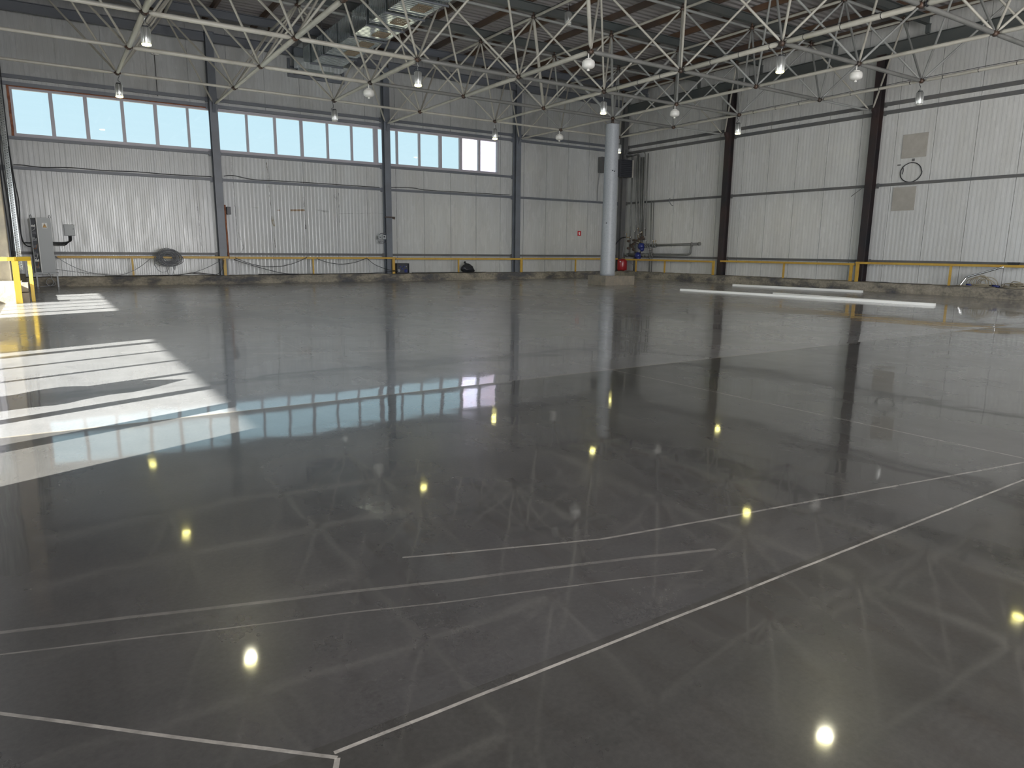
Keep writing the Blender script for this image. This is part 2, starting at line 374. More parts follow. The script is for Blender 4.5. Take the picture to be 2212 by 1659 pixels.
# ------------------------------------------------------------------ mesh building
class MB:
    def __init__(s):
        s.v = []; s.f = []; s.m = []; s.sm = []
    def add(s, vs, fs, mi=0, smooth=False):
        n = len(s.v)
        s.v += [tuple(v) for v in vs]
        for f in fs:
            s.f.append(tuple(n + i for i in f)); s.m.append(mi); s.sm.append(smooth)
        return s
    def box(s, a, b, mi=0):
        (x0, y0, z0), (x1, y1, z1) = a, b
        x0, x1 = min(x0, x1), max(x0, x1); y0, y1 = min(y0, y1), max(y0, y1); z0, z1 = min(z0, z1), max(z0, z1)
        vs = [(x0, y0, z0), (x1, y0, z0), (x1, y1, z0), (x0, y1, z0), (x0, y0, z1), (x1, y0, z1), (x1, y1, z1), (x0, y1, z1)]
        return s.add(vs, [(0, 3, 2, 1), (4, 5, 6, 7), (0, 1, 5, 4), (1, 2, 6, 5), (2, 3, 7, 6), (3, 0, 4, 7)], mi)
    def obox(s, c, ax, ay, az, mi=0):
        c, ax, ay, az = Vector(c), Vector(ax), Vector(ay), Vector(az)
        vs = [c + i * ax + j * ay + k * az for k in (-1, 1) for i, j in ((-1, -1), (1, -1), (1, 1), (-1, 1))]
        return s.add(vs, [(0, 3, 2, 1), (4, 5, 6, 7), (0, 1, 5, 4), (1, 2, 6, 5), (2, 3, 7, 6), (3, 0, 4, 7)], mi)
    def loft(s, pts, rs, n=12, mi=0, caps=True, smooth=True):
        """round section swept along points with a radius at each"""
        pts = [Vector(p) for p in pts]
        vs = []; fs = []
        d0 = (pts[1] - pts[0]).normalized()
        ref = Vector((0, 0, 1)) if abs(d0.z) < 0.9 else Vector((1, 0, 0))
        u = d0.cross(ref).normalized()
        for i, p in enumerate(pts):
            a = pts[max(i - 1, 0)]; b = pts[min(i + 1, len(pts) - 1)]
            d = (b - a).normalized()
            u = (u - d * u.dot(d)).normalized(); w = d.cross(u)
            r = rs[i] if isinstance(rs, (list, tuple)) else rs
            for k in range(n):
                an = 2 * PI * k / n
                vs.append(p + u * (r * math.cos(an)) + w * (r * math.sin(an)))
        for i in range(len(pts) - 1):
            for k in range(n):
                k2 = (k + 1) % n
                fs.append((i * n + k, i * n + k2, (i + 1) * n + k2, (i + 1) * n + k))
        s.add(vs, fs, mi, smooth)
        if caps:
            b = len(s.v) - len(vs)
            s.f.append(tuple(b + k for k in range(n))[::-1]); s.m.append(mi); s.sm.append(False)
            e = b + (len(pts) - 1) * n
            s.f.append(tuple(e + k for k in range(n))); s.m.append(mi); s.sm.append(False)
        return s
    def lathe(s, c, prof, n=24, axis=(0, 0, 1), mi=0):
        """prof: (radius, height) pairs"""
        ax = Vector(axis).normalized()
        ref = Vector((1, 0, 0)) if abs(ax.x) < 0.9 else Vector((0, 1, 0))
        u = ax.cross(ref).normalized(); w = ax.cross(u); c = Vector(c)
        vs = []; fs = []
        for r, h in prof:
            for k in range(n):
                an = 2 * PI * k / n
                vs.append(c + ax * h + u * (r * math.cos(an)) + w * (r * math.sin(an)))
        for i in range(len(prof) - 1):
            for k in range(n):
                k2 = (k + 1) % n
                fs.append((i * n + k, i * n + k2, (i + 1) * n + k2, (i + 1) * n + k))
        fs.append(tuple(range(n))[::-1]); e = (len(prof) - 1) * n
        fs.append(tuple(e + k for k in range(n)))
        return s.add(vs, fs, mi, True)
    def prism(s, poly, axis, a, b, mi=0):
        """extrude a 2D polygon along 'x', 'y' or 'z' from a to b"""
        def P(u, v, w):
            return {'x': (w, u, v), 'y': (u, w, v), 'z': (u, v, w)}[axis]
        n = len(poly)
        vs = [P(u, v, a) for u, v in poly] + [P(u, v, b) for u, v in poly]
        fs = [tuple(range(n))[::-1], tuple(range(n, 2 * n))] + [(i, (i + 1) % n, n + (i + 1) % n, n + i) for i in range(n)]
        return s.add(vs, fs, mi)
    def rough(s, a, b, step=0.12, amp=0.012, seed=0, mi=0):
        """box with broken-up faces"""
        (x0, y0, z0), (x1, y1, z1) = a, b
        L = (x1 - x0, y1 - y0, z1 - z0)
        N = [max(1, int(round(l / step))) for l in L]
        idx = {}; vs = []; fs = []
        def vid(i, j, k):
            if (i, j, k) not in idx:
                p = Vector((x0 + L[0] * i / N[0], y0 + L[1] * j / N[1], z0 + L[2] * k / N[2]))
                q = noise.noise_vector(p * 3.1 + Vector((seed, 0, 0))) * amp + noise.noise_vector(p * 11 + Vector((0, seed, 0))) * amp * 0.6
                if k == 0: q.z = 0
                idx[(i, j, k)] = len(vs); vs.append(p + q)
            return idx[(i, j, k)]
        for i in range(N[0]):
            for j in range(N[1]):
                fs.append((vid(i, j, 0), vid(i, j + 1, 0), vid(i + 1, j + 1, 0), vid(i + 1, j, 0)))
                fs.append((vid(i, j, N[2]), vid(i + 1, j, N[2]), vid(i + 1, j + 1, N[2]), vid(i, j + 1, N[2])))
        for i in range(N[0]):
            for k in range(N[2]):
                fs.append((vid(i, 0, k), vid(i + 1, 0, k), vid(i + 1, 0, k + 1), vid(i, 0, k + 1)))
                fs.append((vid(i, N[1], k), vid(i, N[1], k + 1), vid(i + 1, N[1], k + 1), vid(i + 1, N[1], k)))
        for j in range(N[1]):
            for k in range(N[2]):
                fs.append((vid(0, j, k), vid(0, j, k + 1), vid(0, j + 1, k + 1), vid(0, j + 1, k)))
                fs.append((vid(N[0], j, k), vid(N[0], j + 1, k), vid(N[0], j + 1, k + 1), vid(N[0], j, k + 1)))
        return s.add(vs, fs, mi)
    def build(s, name, mats, parent=None, bevel=0.0, origin=None):
        me = D.meshes.new(name)
        if origin is None:
            origin = (0, 0, 0)
        o_ = Vector(origin)
        me.from_pydata([tuple(Vector(v) - o_) for v in s.v], [], s.f)
        for m_ in (mats if isinstance(mats, (list, tuple)) else [mats]):
            me.materials.append(m_)
        me.polygons.foreach_set('material_index', s.m)
        me.polygons.foreach_set('use_smooth', s.sm)
        me.update()
        ob = D.objects.new(name, me)
        COL.objects.link(ob)
        if parent is not None:
            ob.parent = parent
            ob.location = o_
        else:
            ob.location = o_
        if bevel:
            bm_ = ob.modifiers.new('bevel', 'BEVEL'); bm_.width = bevel; bm_.segments = 2; bm_.limit_method = 'ANGLE'
        return ob

def tag(o, label=None, cat=None, group=None, kind=None):
    if label: o['label'] = label
    if cat: o['category'] = cat
    if group: o['group'] = group
    if kind: o['kind'] = kind
    return o
def empty(name, loc, label, cat, group=None, rotz=0.0):
    o = D.objects.new(name, None); COL.objects.link(o)
    o.location = loc; o.rotation_euler = (0, 0, rotz); o.empty_display_size = 0.1
    return tag(o, label, cat, group)
def copy_tree(o, parent=None):
    c = o.copy(); COL.objects.link(c)
    if parent is not None: c.parent = parent
    for ch in list(o.children): copy_tree(ch, c)
    return c
def local(root, pts):
    return pts

def smooth_path(pts, n=8):
    """Catmull-Rom through points"""
    P = [Vector(p) for p in pts]; P = [P[0]] + P + [P[-1]]; out = []
    for i in range(1, len(P) - 2):
        for k in range(n):
            u = k / n
            a, b, c_, d = P[i - 1], P[i], P[i + 1], P[i + 2]
            out.append(0.5 * ((2 * b) + (c_ - a) * u + (2 * a - 5 * b + 4 * c_ - d) * u * u + (3 * b - a - 3 * c_ + d) * u ** 3))
    out.append(P[-2])
    return out

# ------------------------------------------------------------------ setting: floor, walls, roof
XW, XE, YS, YN = -3.2, 21.25, -33.0, 3.25           # inner faces of the walls
ZT = 8.47
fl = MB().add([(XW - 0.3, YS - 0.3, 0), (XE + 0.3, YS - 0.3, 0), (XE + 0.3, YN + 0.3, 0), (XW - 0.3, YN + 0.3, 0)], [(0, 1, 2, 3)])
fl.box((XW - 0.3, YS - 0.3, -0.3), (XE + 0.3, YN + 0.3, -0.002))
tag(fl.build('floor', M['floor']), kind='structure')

def ribbed(name, axis, plane, u0, u1, joints0, holes, material, inward, z0=0.0, z1=ZT):
    """ribbed sandwich panels 1.2 m wide; u runs along the wall, inward = +1/-1 is the room side"""
    us = []                                             # (u, depth)
    k = math.floor((u0 - joints0) / 1.2)
    j = joints0 + k * 1.2
    while j < u1:
        us += [(j - 0.010, 0.0), (j - 0.009, -0.03), (j + 0.009, -0.03), (j + 0.010, 0.0)]
        nrib = 9; per = (1.2 - 0.02) / nrib
        for r in range(nrib):
            a = j + 0.010 + r * per
            us += [(a + per * 0.36, 0.0), (a + per * 0.5, -0.0028), (a + per * 0.86, -0.0028), (a + per * 0.999, 0.0)]
        j += 1.2
    us = sorted(p for p in us if u0 < p[0] < u1)
    us = [(u0, 0.0)] + us + [(u1, 0.0)]
    for h in holes:
        for e in (h[0], h[1]):
            us.append((e, 0.0))
    us.sort()
    b = MB()
    for (a, da), (c_, dc) in zip(us, us[1:]):
        if c_ - a < 1e-6: continue
        mid = (a + c_) / 2
        segs = [(z0, z1)]
        for h in holes:
            if h[0] <= mid <= h[1]:
                new = []
                for s0, s1 in segs:
                    if h[2] > s0: new.append((s0, min(h[2], s1)))
                    if h[3] < s1: new.append((max(h[3], s0), s1))
                segs = new
        for s0, s1 in segs:
            if axis == 'x':
                q = [(a, plane + inward * da, s0), (c_, plane + inward * dc, s0), (c_, plane + inward * dc, s1), (a, plane + inward * da, s1)]
            else:
                q = [(plane + inward * da, a, s0), (plane + inward * dc, c_, s0), (plane + inward * dc, c_, s1), (plane + inward * da, a, s1)]
            b.add(q, [(0, 1, 2, 3)])
    # outer skin, 0.12 m further out, split round the openings
    op = plane - inward * 0.12
    cuts = sorted(set([u0 - 0.12, u1 + 0.12] + [e for h in holes for e in h[:2]]))
    for a, c_ in zip(cuts, cuts[1:]):
        mid = (a + c_) / 2; segs = [(z0, z1)]
        for h in holes:
            if h[0] <= mid <= h[1]:
                segs = [(z0, h[2]), (h[3], z1)]
        for s0, s1 in segs:
            lo, hi = sorted((op, op - inward * 0.05))
            if axis == 'x': b.box((a, lo, s0), (c_, hi, s1))
            else: b.box((lo, a, s0), (hi, c_, s1))
    return tag(b.build(name, material), kind='structure')

WZ0, WZ1 = 4.36, 5.70
WINS = [(-2.50, 2.96), (3.08, 8.70), (8.76, 14.20)]
ribbed('wall_north', 'x', YN, XW, XE, -2.48, [(a, b, WZ0, WZ1) for a, b in WINS], M['wall_n'], -1)
ribbed('wall_east', 'y', XE, YS, YN, -1.28, [], M['wall_e'], -1)
WB, WA = (-8.2, -2.2), (-18.7, -13.0)
ribbed('wall_west', 'y', XW, YS, YN, -1.0, [(WA[0], WA[1], 0.12, 3.0), (WB[0], WB[1], 0.12, 3.0), (-31.9, -23.7, 0.1, 5.1)], M['wall_n'], 1)  # last opening is made up for the west fill light
ribbed('wall_south', 'x', YS, XW, XE, -2.0, [(-2.0, 10.0, 0.1, 5.1)], M['wall_n'], 1)  # opening made up for the south fill light

# roof sheet: trapezoid ribs running east-west
b = MB(); y = YS - 0.2; prof = []
while y < YN + 0.2:
    prof += [(y, ZT), (y + 0.05, ZT + 0.04), (y + 0.15, ZT + 0.04), (y + 0.20, ZT)]
    y += 0.25
for (ya, za), (yb, zb) in zip(prof, prof[1:]):
    b.add([(XW - 0.2, ya, za), (XE + 0.2, ya, za), (XE + 0.2, yb, zb), (XW - 0.2, yb, zb)], [(0, 1, 2, 3)])
b.box((XW - 0.3, YS - 0.3, ZT + 0.10), (XE + 0.3, YN + 0.3, ZT + 0.2))
tag(b.build('ceiling', M['roof']), kind='structure')

# kerbs round the walls
b = MB().rough((XW, 2.48, 0), (XE, YN + 0.02, 0.27), 0.13, 0.016, 1)
tag(b.build('trim_1', M['kerb']), kind='structure')
b = MB().rough((20.35, YS, 0), (XE + 0.02, 2.47, 0.29), 0.13, 0.016, 2)
tag(b.build('trim_2', M['kerb']), kind='structure')
b = MB().rough((XW - 0.02, -4.38, 0), (-2.62, 2.47, 0.38), 0.12, 0.014, 5)
tag(b.build('trim_3', M['stone']), kind='structure')

# ------------------------------------------------------------------ windows
def north_window(n, x0, x1, mulls):
    """mulls: list of (x, width) of the uprights"""
    b = MB(); y0, y1 = YN - 0.02, YN + 0.08
    b.box((x0, y0, WZ0), (x1, y1, WZ0 + 0.06)); b.box((x0, y0, WZ1 - 0.06), (x1, y1, WZ1))
    b.box((x0, y0, WZ0 + 0.06), (x0 + 0.06, y1, WZ1 - 0.06)); b.box((x1 - 0.05, y0, WZ0 + 0.06), (x1, y1, WZ1 - 0.06))
    root = tag(b.build('window_%d' % n, M['frame']), kind='structure')
    edges = [x0 + 0.06]
    for x, w in mulls:
        f = MB().box((x - w / 2, y0 - 0.008, WZ0 + 0.06), (x + w / 2, y1, WZ1 - 0.06))
        f.build('mullion', M['frame'], root)
        edges += [x - w / 2, x + w / 2]
    edges.append(x1 - 0.05)
    for a, c_ in zip(edges[::2], edges[1::2]):
        MB().box((a, YN + 0.035, WZ0 + 0.06), (c_, YN + 0.041, WZ1 - 0.06)).build('pane', M['glass'], root)
    # reveal lining
    r = MB()
    for z in (WZ0 - 0.02, WZ1):
        r.box((x0 - 0.02, YN - 0.005, z), (x1 + 0.02, YN + 0.2, z + 0.02))
    for x in (x0 - 0.02, x1):
        r.box((x, YN - 0.005, WZ0), (x + 0.02, YN + 0.2, WZ1))
    r.build('reveal', M['frame'], root)
    return root
w1 = north_window(1, *WINS[0], [(-1.515, 0.10), (-0.63, 0.10), (0.35, 0.09), (1.28, 0.10), (2.225, 0.07)])
f = MB().rough((-2.56, YN - 0.035, WZ0 - 0.02), (-2.50, YN + 0.02, WZ1 + 0.05), 0.05, 0.012, 3)
f.rough((-2.5, YN - 0.03, WZ1 + 0.0), (2.9, YN + 0.02, WZ1 + 0.035), 0.06, 0.01, 4)
f.build('foam_seal', M['foam'], w1)
north_window(2, *WINS[1], [(4.07, 0.07), (5.01, 0.08), (5.93, 0.10), (6.875, 0.07), (7.79, 0.07)])
north_window(3, *WINS[2], [(9.60, 0.07), (10.55, 0.07), (11.47, 0.12), (12.40, 0.12), (13.27, 0.09)])

def west_window(n, y0, y1, mulls):
    z0, z1 = 0.12, 3.0
    b = MB(); xa, xb = XW - 0.10, XW
    b.box((xa, y0, z0), (xb, y1, z0 + 0.06)); b.box((xa, y0, z1 - 0.06), (xb, y1, z1))
    b.box((xa, y0, z0 + 0.06), (xb, y0 + 0.05, z1 - 0.06)); b.box((xa, y1 - 0.05, z0 + 0.06), (xb, y1, z1 - 0.06))
    root = tag(b.build('window_%d' % n, M['frame']), kind='structure')
    ed = [y0 + 0.05]
    for y, w in mulls:
        MB().box((xa, y - w / 2, z0 + 0.06), (xb, y + w / 2, z1 - 0.06)).build('mullion', M['frame'], root)
        ed += [y - w / 2, y + w / 2]
    ed.append(y1 - 0.05)
    for a, c_ in zip(ed[::2], ed[1::2]):
        MB().box((XW - 0.06, a, z0 + 0.06), (XW - 0.054, c_, z1 - 0.06)).build('pane', M['glass'], root)
west_window(4, *WB, [(-7.4, 0.13), (-6.5, 0.06), (-5.6, 0.06), (-4.75, 0.06), (-3.1, 0.05)])
west_window(5, *WA, [(-17.80, 0.16), (-16.98, 0.12), (-16.08, 0.07), (-15.19, 0.05), (-14.34, 0.05), (-13.45, 0.14)])

# unseen canopy added outside the west wall; its edge cuts off the sun patches
def canopy_piece(y0, y1):
    # a ray that hits the wall at z 1.36 leaves 4 m out at this height
    return MB().box((XW - 4.2, y0, 3.62), (XW - 0.17, y1, 3.72))
cn = tag(canopy_piece(-38, 6).build('canopy', M['beam']), 'unseen steel canopy added outside the west wall to cut off the sun', 'canopy')

# ground and neighbouring facade outside
b = MB().box((-60, -60, -0.36), (80, 80, -0.32))
tag(b.build('ground', M['earth']), kind='structure')
b = MB().box((24.2, 22.0, -0.32), (38, 24, 16.0))
eb = tag(b.build('exterior_building', M['outside']), 'pale lilac building wall seen through the last panes of the high window', 'building')
MB().box((24.0, 21.8, 15.8), (38.3, 24.2, 16.2)).build('roof_edge', M['outside'], eb)
up_ = MB().loft([(7.2, 24, -0.32), (7.2, 24, 14)], 0.09, 10)
tag(up_.build('utility_pole', M['galv']), 'thin pale pole outside behind the leftmost high window', 'pole')

# ------------------------------------------------------------------ steel: columns, girts, beams, purlins
def h_section(b, cx, cy, z0, z1, w, d, tf=0.016, tw=0.012, along='x', mi=0):
    """H column: flanges parallel to the wall direction 'along'"""
    if along == 'x':
        b.box((cx - w / 2, cy - d / 2, z0), (cx + w / 2, cy - d / 2 + tf, z1), mi)
        b.box((cx - w / 2, cy + d / 2 - tf, z0), (cx + w / 2, cy + d / 2, z1), mi)
        b.box((cx - tw / 2, cy - d / 2 + tf, z0), (cx + tw / 2, cy + d / 2 - tf, z1), mi)
    else:
        b.box((cx - d / 2, cy - w / 2, z0), (cx - d / 2 + tf, cy + w / 2, z1), mi)
        b.box((cx + d / 2 - tf, cy - w / 2, z0), (cx + d / 2, cy + w / 2, z1), mi)
        b.box((cx - d / 2 + tf, cy - tw / 2, z0), (cx + d / 2 - tf, cy + tw / 2, z1), mi)
    return b
def wall_column(x, y, ztop, along, material, label, w=0.24, d=0.26, rusty=False, zb=0.26):
    r = empty('steel_column', (x, y, zb), label, 'column', 'steel columns along the walls')
    b = h_section(MB(), 0, 0, 0.012, ztop - zb, w, d, along=along)
    b.build('shaft', material, r)
    MB().box((-0.17, -0.17, 0), (0.17, 0.17, 0.012)).build('base_plate', material, r)
    c_ = MB().box((-0.15, -0.16, ztop - zb), (0.15, 0.15, ztop - zb + 0.02))
    c_.build('cap_plate', material, r)
    # bracket where the roof frame lands
    k = MB()
    s_ = 5.79 - zb
    if along == 'x': k.prism([(-d / 2, s_ + 0.06), (-d / 2 - 0.16, s_ + 0.06), (-d / 2 - 0.16, s_ - 0.02), (-d / 2, s_ - 0.26)], 'x', -0.05, 0.05)
    else: k.prism([(-d / 2, s_ + 0.06), (-d / 2 - 0.16, s_ + 0.06), (-d / 2 - 0.16, s_ - 0.02), (-d / 2, s_ - 0.26)], 'y', -0.05, 0.05)
    k.build('bracket', material, r)
    return r
cN1 = wall_column(2.97, 3.02, 7.98, 'x', M['col_n'], 'grey steel wall column with a rust-orange pipe at its foot')
MB().loft([(0.17, -0.10, 0.62), (0.15, -0.10, 2.35)], 0.03, 10).build('rusty_pipe', M['foam'], cN1)
cN2 = wall_column(9.05, 3.02, 7.75, 'x', M['col_n'], 'grey steel wall column between the second and third high windows')
cN3 = wall_column(15.0, 3.02, 7.9, 'x', M['col_n'], 'grey steel wall column right of the last high window')
cC = wall_column(21.0, 3.0, 7.9, 'x', M['girt'], 'steel corner column behind the dark fan heater')
cE1 = wall_column(21.0, -3.15, 7.45, 'y', M['col_e'], 'black steel wall column right of the heating pipes')
cE2 = wall_column(21.0, -9.12, 7.45, 'y', M['col_e'], 'dark brown-black steel wall column left of the beige patch boards')
wall_column(21.0, -15.1, 7.45, 'y', M['col_e'], 'dark steel wall column beyond the right edge of the view')
cW = wall_column(-3.02, 3.04, 7.7, 'x', M['col_n'], 'grey steel corner column behind the cable tray', w=0.2)

BX = [(-2.9, 2.85), (3.09, 8.93), (9.17, 14.88), (15.12, 20.88)]
BN = ['left of first column', 'first to second column', 'second to third column', 'third column to corner']
def channel_x(x0, x1, y, z, h=0.10, d=0.07):
    b = MB(); tk = 0.012
    b.box((x0, y, z - h / 2), (x1, y + tk, z + h / 2)); b.box((x0, y + tk, z + h / 2 - tk), (x1, y + d, z + h / 2)); b.box((x0, y + tk, z - h / 2), (x1, y + d, z - h / 2 + tk))
    b.box((x0 - 0.012, y - 0.012, z - 0.1), (x0 + 0.07, y + 0.0, z + 0.06)); b.box((x1 - 0.07, y - 0.012, z - 0.1), (x1 + 0.012, y, z + 0.06))
    return b
def channel_y(y0, y1, x, z, h=0.10, d=0.07):
    b = MB(); tk = 0.012
    b.box((x - tk, y0, z - h / 2), (x, y1, z + h / 2)); b.box((x, y0, z + h / 2 - tk), (x + d, y1, z + h / 2)); b.box((x, y0, z - h / 2), (x + d, y1, z - h / 2 + tk))
    b.box((x - 0.024, y0, z - 0.1), (x - tk, y0 + 0.08, z + 0.06)); b.box((x - 0.024, y1 - 0.08, z - 0.1), (x - tk, y1, z + 0.06))
    return b
HN = [(0.98, 'low dark girt behind the yellow rail, north wall'), (3.44, 'mid-height girt below the high windows, north wall'), (4.28, 'girt carrying the high windows, north wall'),
      (5.78, 'girt touching the top of the high windows, north wall'), (5.98, 'upper twin girt above the high windows, north wall')]
for z, lab in HN:
    for (x0, x1), bn_ in zip(BX, BN):
        if z == 4.28 and x0 > 15: continue
        tag(channel_x(x0, x1, YN - 0.085, z, 0.085 if z < 5 else 0.10).build('steel_girt', M['beam_n'] if z > 3 else M['girt']), lab + ', ' + bn_, 'girt', 'steel girts on the north wall')
BY = [(-2.97 - 0.05, 2.87, 'corner to first black column'), (-8.98, -3.28, 'between both dark columns'), (-14.96, -9.26, 'right of brown-black column')]
for z, lab in ((0.97, 'low dark girt behind the yellow rail, east wall'), (3.44, 'mid-height girt crossing the white panels, east wall'), (5.72, 'lower twin girt high on the east wall'), (5.98, 'upper twin girt high on the east wall')):
    for y0, y1, bn_ in BY:
        tag(channel_y(y0, y1, XE - 0.085, z, 0.085 if z < 5 else 0.11).build('steel_girt', M['girt']), lab + ', ' + bn_, 'girt', 'steel girts on the east wall')

# edge beams under the roof
def ibeam(b, p0, p1, h, w, tf=0.018, tw=0.012):
    p0, p1 = Vector(p0), Vector(p1); d = (p1 - p0); L = d.length / 2; d = d.normalized(); c_ = (p0 + p1) / 2
    s_ = Vector((0, 0, 1)).cross(d); z = Vector((0, 0, 1))
    b.obox(c_ + z * (h / 2 - tf / 2), d * L, s_ * (w / 2), z * (tf / 2)); b.obox(c_ - z * (h / 2 - tf / 2), d * L, s_ * (w / 2), z * (tf / 2))
    b.obox(c_, d * L, s_ * (tw / 2), z * (h / 2 - tf))
    return b
tag(ibeam(MB(), (-3.0, 3.0, 7.84), (2.83, 3.0, 7.84), 0.28, 0.16).build('edge_beam', M['beam_n']), 'dark edge beam under the roof left of the first wall column', 'beam', 'edge beams')
tag(ibeam(MB(), (3.11, 3.0, 7.84), (8.9, 3.0, 7.84), 0.28, 0.16).build('edge_beam', M['beam_n']), 'dark edge beam under the roof behind the sheet-metal duct end', 'beam', 'edge beams')
tag(ibeam(MB(), (9.2, 3.0, 7.86), (20.85, 3.0, 7.86), 0.28, 0.16).build('edge_beam', M['beam_n']), 'dark edge beam under the roof between second column and the corner', 'beam', 'edge beams')
tag(ibeam(MB(), (20.98, 2.8, 7.62), (20.98, -16, 7.62), 0.34, 0.16).build('edge_beam', M['beam']), 'dark edge beam under the roof along the east wall', 'beam', 'edge beams')

ords = ['nearest the north wall', 'second from the north wall', 'third from the north wall', 'fourth from the north wall', 'fifth from the north wall', 'sixth from the north wall', 'seventh from the north wall', 'eighth from the north wall', 'ninth from the north wall', 'tenth from the north wall']
TOPZ, BOTZ = 5.789 + 2.121, 5.789
MX = 3.0
beam_y = [1.5 - 3 * k for k in range(9)]
for k, y in enumerate(beam_y):
    b = ibeam(MB(), (-3.1, y, 8.16), (20.92, y, 8.16), 0.24, 0.15)
    b.box((20.84, y - 0.06, 7.80), (20.92, y + 0.06, 8.04))
    tag(b.build('roof_beam', M['beam'] if k else M['beam_n']), 'dark steel roof beam resting on the pipe frame, ' + ords[k], 'beam', 'roof beams')
pn = 0
for k in range(16):
    x = -2.15 + 1.5 * k + 0.5
    if x > 21.1: break
    b = MB().box((x - 0.006, YS + 0.1, 8.285), (x + 0.006, YN - 0.06, 8.455)).box((x + 0.006, YS + 0.1, 8.285), (x + 0.07, YN - 0.06, 8.297)).box((x + 0.006, YS + 0.1, 8.443), (x + 0.07, YN - 0.06, 8.455))
    ordn = ['first', 'second', 'third', 'fourth', 'fifth', 'sixth', 'seventh', 'eighth', 'ninth', 'tenth', 'eleventh', 'twelfth', 'thirteenth', 'fourteenth', 'fifteenth', 'sixteenth'][k]
    tag(b.build('roof_purlin', M['purlin']), 'rust-brown purlin under the roof sheet, %s from the west wall' % ordn, 'purlin', 'roof purlins')

# ------------------------------------------------------------------ the space frame
frame = empty('space_frame', (9, -9, BOTZ), 'cream pipe space frame spanning the hall on bolted nodes', 'roof frame')
FO = Vector((9, -9, BOTZ))
MISSING = {(2, 3), (3, 4), (2, 5), (3, 6), (4, 7)}
def LN(c_, r): return Vector((3 * c_, -3 * r, BOTZ))
def TN(c_, r): return Vector((3 * c_, -3 * r, TOPZ))
RMAX = 8
low = [(c_, r) for c_ in range(0, 7) for r in range(0, RMAX + 1) if (c_, r) not in MISSING]
top = [(c_ + 0.5, r + 0.5) for c_ in range(-1, 7) for r in range(-1, RMAX)]
lowset, topset = set(low), set(top)
members = {'bottom_chord': [], 'top_chord': [], 'diagonal_strut': []}
for (c_, r) in low:
    if (c_ + 1, r) in lowset:
        members['bottom_chord'].append((LN(c_, r), LN(c_ + 1, r), 0.038 if r == 0 else 0.050, 'tube' if c_ < 2 or r == 0 else 'tube_shaded'))
    if (c_, r + 1) in lowset:
        members['bottom_chord'].append((LN(c_, r), LN(c_, r + 1), 0.040 if c_ == 6 or (c_ >= 3 and r == 0) else (0.057 if c_ <= 4 and r >= 1 else 0.045), 'tube'))
for c_ in (1, 3, 5):
    members['bottom_chord'].append((LN(c_, 0), Vector((3 * c_, 2.78, BOTZ)), 0.035, 'tube'))
for r in (1, 3, 5):
    members['bottom_chord'].append((LN(6, r), Vector((20.76, -3 * r, BOTZ)), 0.032, 'tube_grey'))
for r in (0, 1, 2, 3, 4, 5, 6):
    if (0, r) in lowset: members['bottom_chord'].append((LN(0, r), Vector((-3.1, -3 * r, BOTZ)), 0.038, 'tube'))
for (c_, r) in top:
    if (c_ + 1, r) in topset: members['top_chord'].append((TN(c_, r), TN(c_ + 1, r), 0.038, 'tube_grey'))
    if (c_, r + 1) in topset: members['top_chord'].append((TN(c_, r), TN(c_, r + 1), 0.038, 'tube'))
heavy = {((5, 1), (4.5, 0.5)), ((5, 1), (5.5, 0.5)), ((5, 1), (4.5, 1.5)), ((5, 1), (5.5, 1.5)), ((4, 1), (3.5, 1.5)), ((5, 2), (5.5, 1.5)), ((3, 3), (2.5, 3.5))}
skip = {((3, 3), (2.5, 2.5)), ((3, 3), (3.5, 3.5))}
for (c_, r) in low:
    for dc in (-0.5, 0.5):
        for dr in (-0.5, 0.5):
            tt = (c_ + dc, r + dr)
            if tt in topset and ((c_, r), tt) not in skip:
                members['diagonal_strut'].append((LN(c_, r), TN(*tt), 0.045 if ((c_, r), tt) in heavy else 0.028, 'tube' if c_ < 5 and not (c_ == 4 and r > 3) else 'tube_grey'))
# struts that run from the last top nodes down to the wall columns
for c_ in (1, 3, 5):
    for dc in (-0.5, 0.5):
        members['diagonal_strut'].append((TN(c_ + dc, -0.5), Vector((3 * c_ + dc * 0.1, 2.8, BOTZ + 0.02)), 0.028, 'tube'))
for r in (1, 3, 5):
    for dr in (-0.5, 0.5):
        members['diagonal_strut'].append((TN(6.5, r + dr), Vector((20.8, -3 * r - dr * 0.1, BOTZ + 0.02)), 0.028, 'tube'))

def member_mesh(b, p0, p1, r):
    d = (p1 - p0).normalized()
    a, c_ = p0 + d * 0.05, p1 - d * 0.05
    b.loft([a - FO, a + d * 0.045 - FO, a + d * 0.05 - FO, a + d * 0.12 - FO, c_ - d * 0.12 - FO, c_ - d * 0.05 - FO, c_ - d * 0.045 - FO, c_ - FO],
           [0.014, 0.014, 0.022, r, r, 0.022, 0.014, 0.014], 12)
    return b
def score(p0, p1, r):
    n = 0; s_ = 0
    for i in range(9):
        q = project(p0.lerp(p1, i / 8))
        if q and -30 < q[0] < W_PX + 30 and -30 < q[1] < H_PX: s_ += r / q[2]; n += 1
    return s_ if n else 0.0001 * r / (p0 - CAM).length
for kind, ms in members.items():
    ms.sort(key=lambda a: -score(a[0], a[1], a[2]))
    rest = {'tube': MB(), 'tube_grey': MB()}; nrest = 0
    for i, (p0, p1, r, mk) in enumerate(ms):
        if i < 100:
            member_mesh(MB(), p0, p1, r).build(kind, M[mk], frame)
        else:
            member_mesh(rest['tube'], p0, p1, r); nrest += 1
    if nrest:
        tag(rest['tube'].build(kind, M['tube'], frame), kind='stuff')
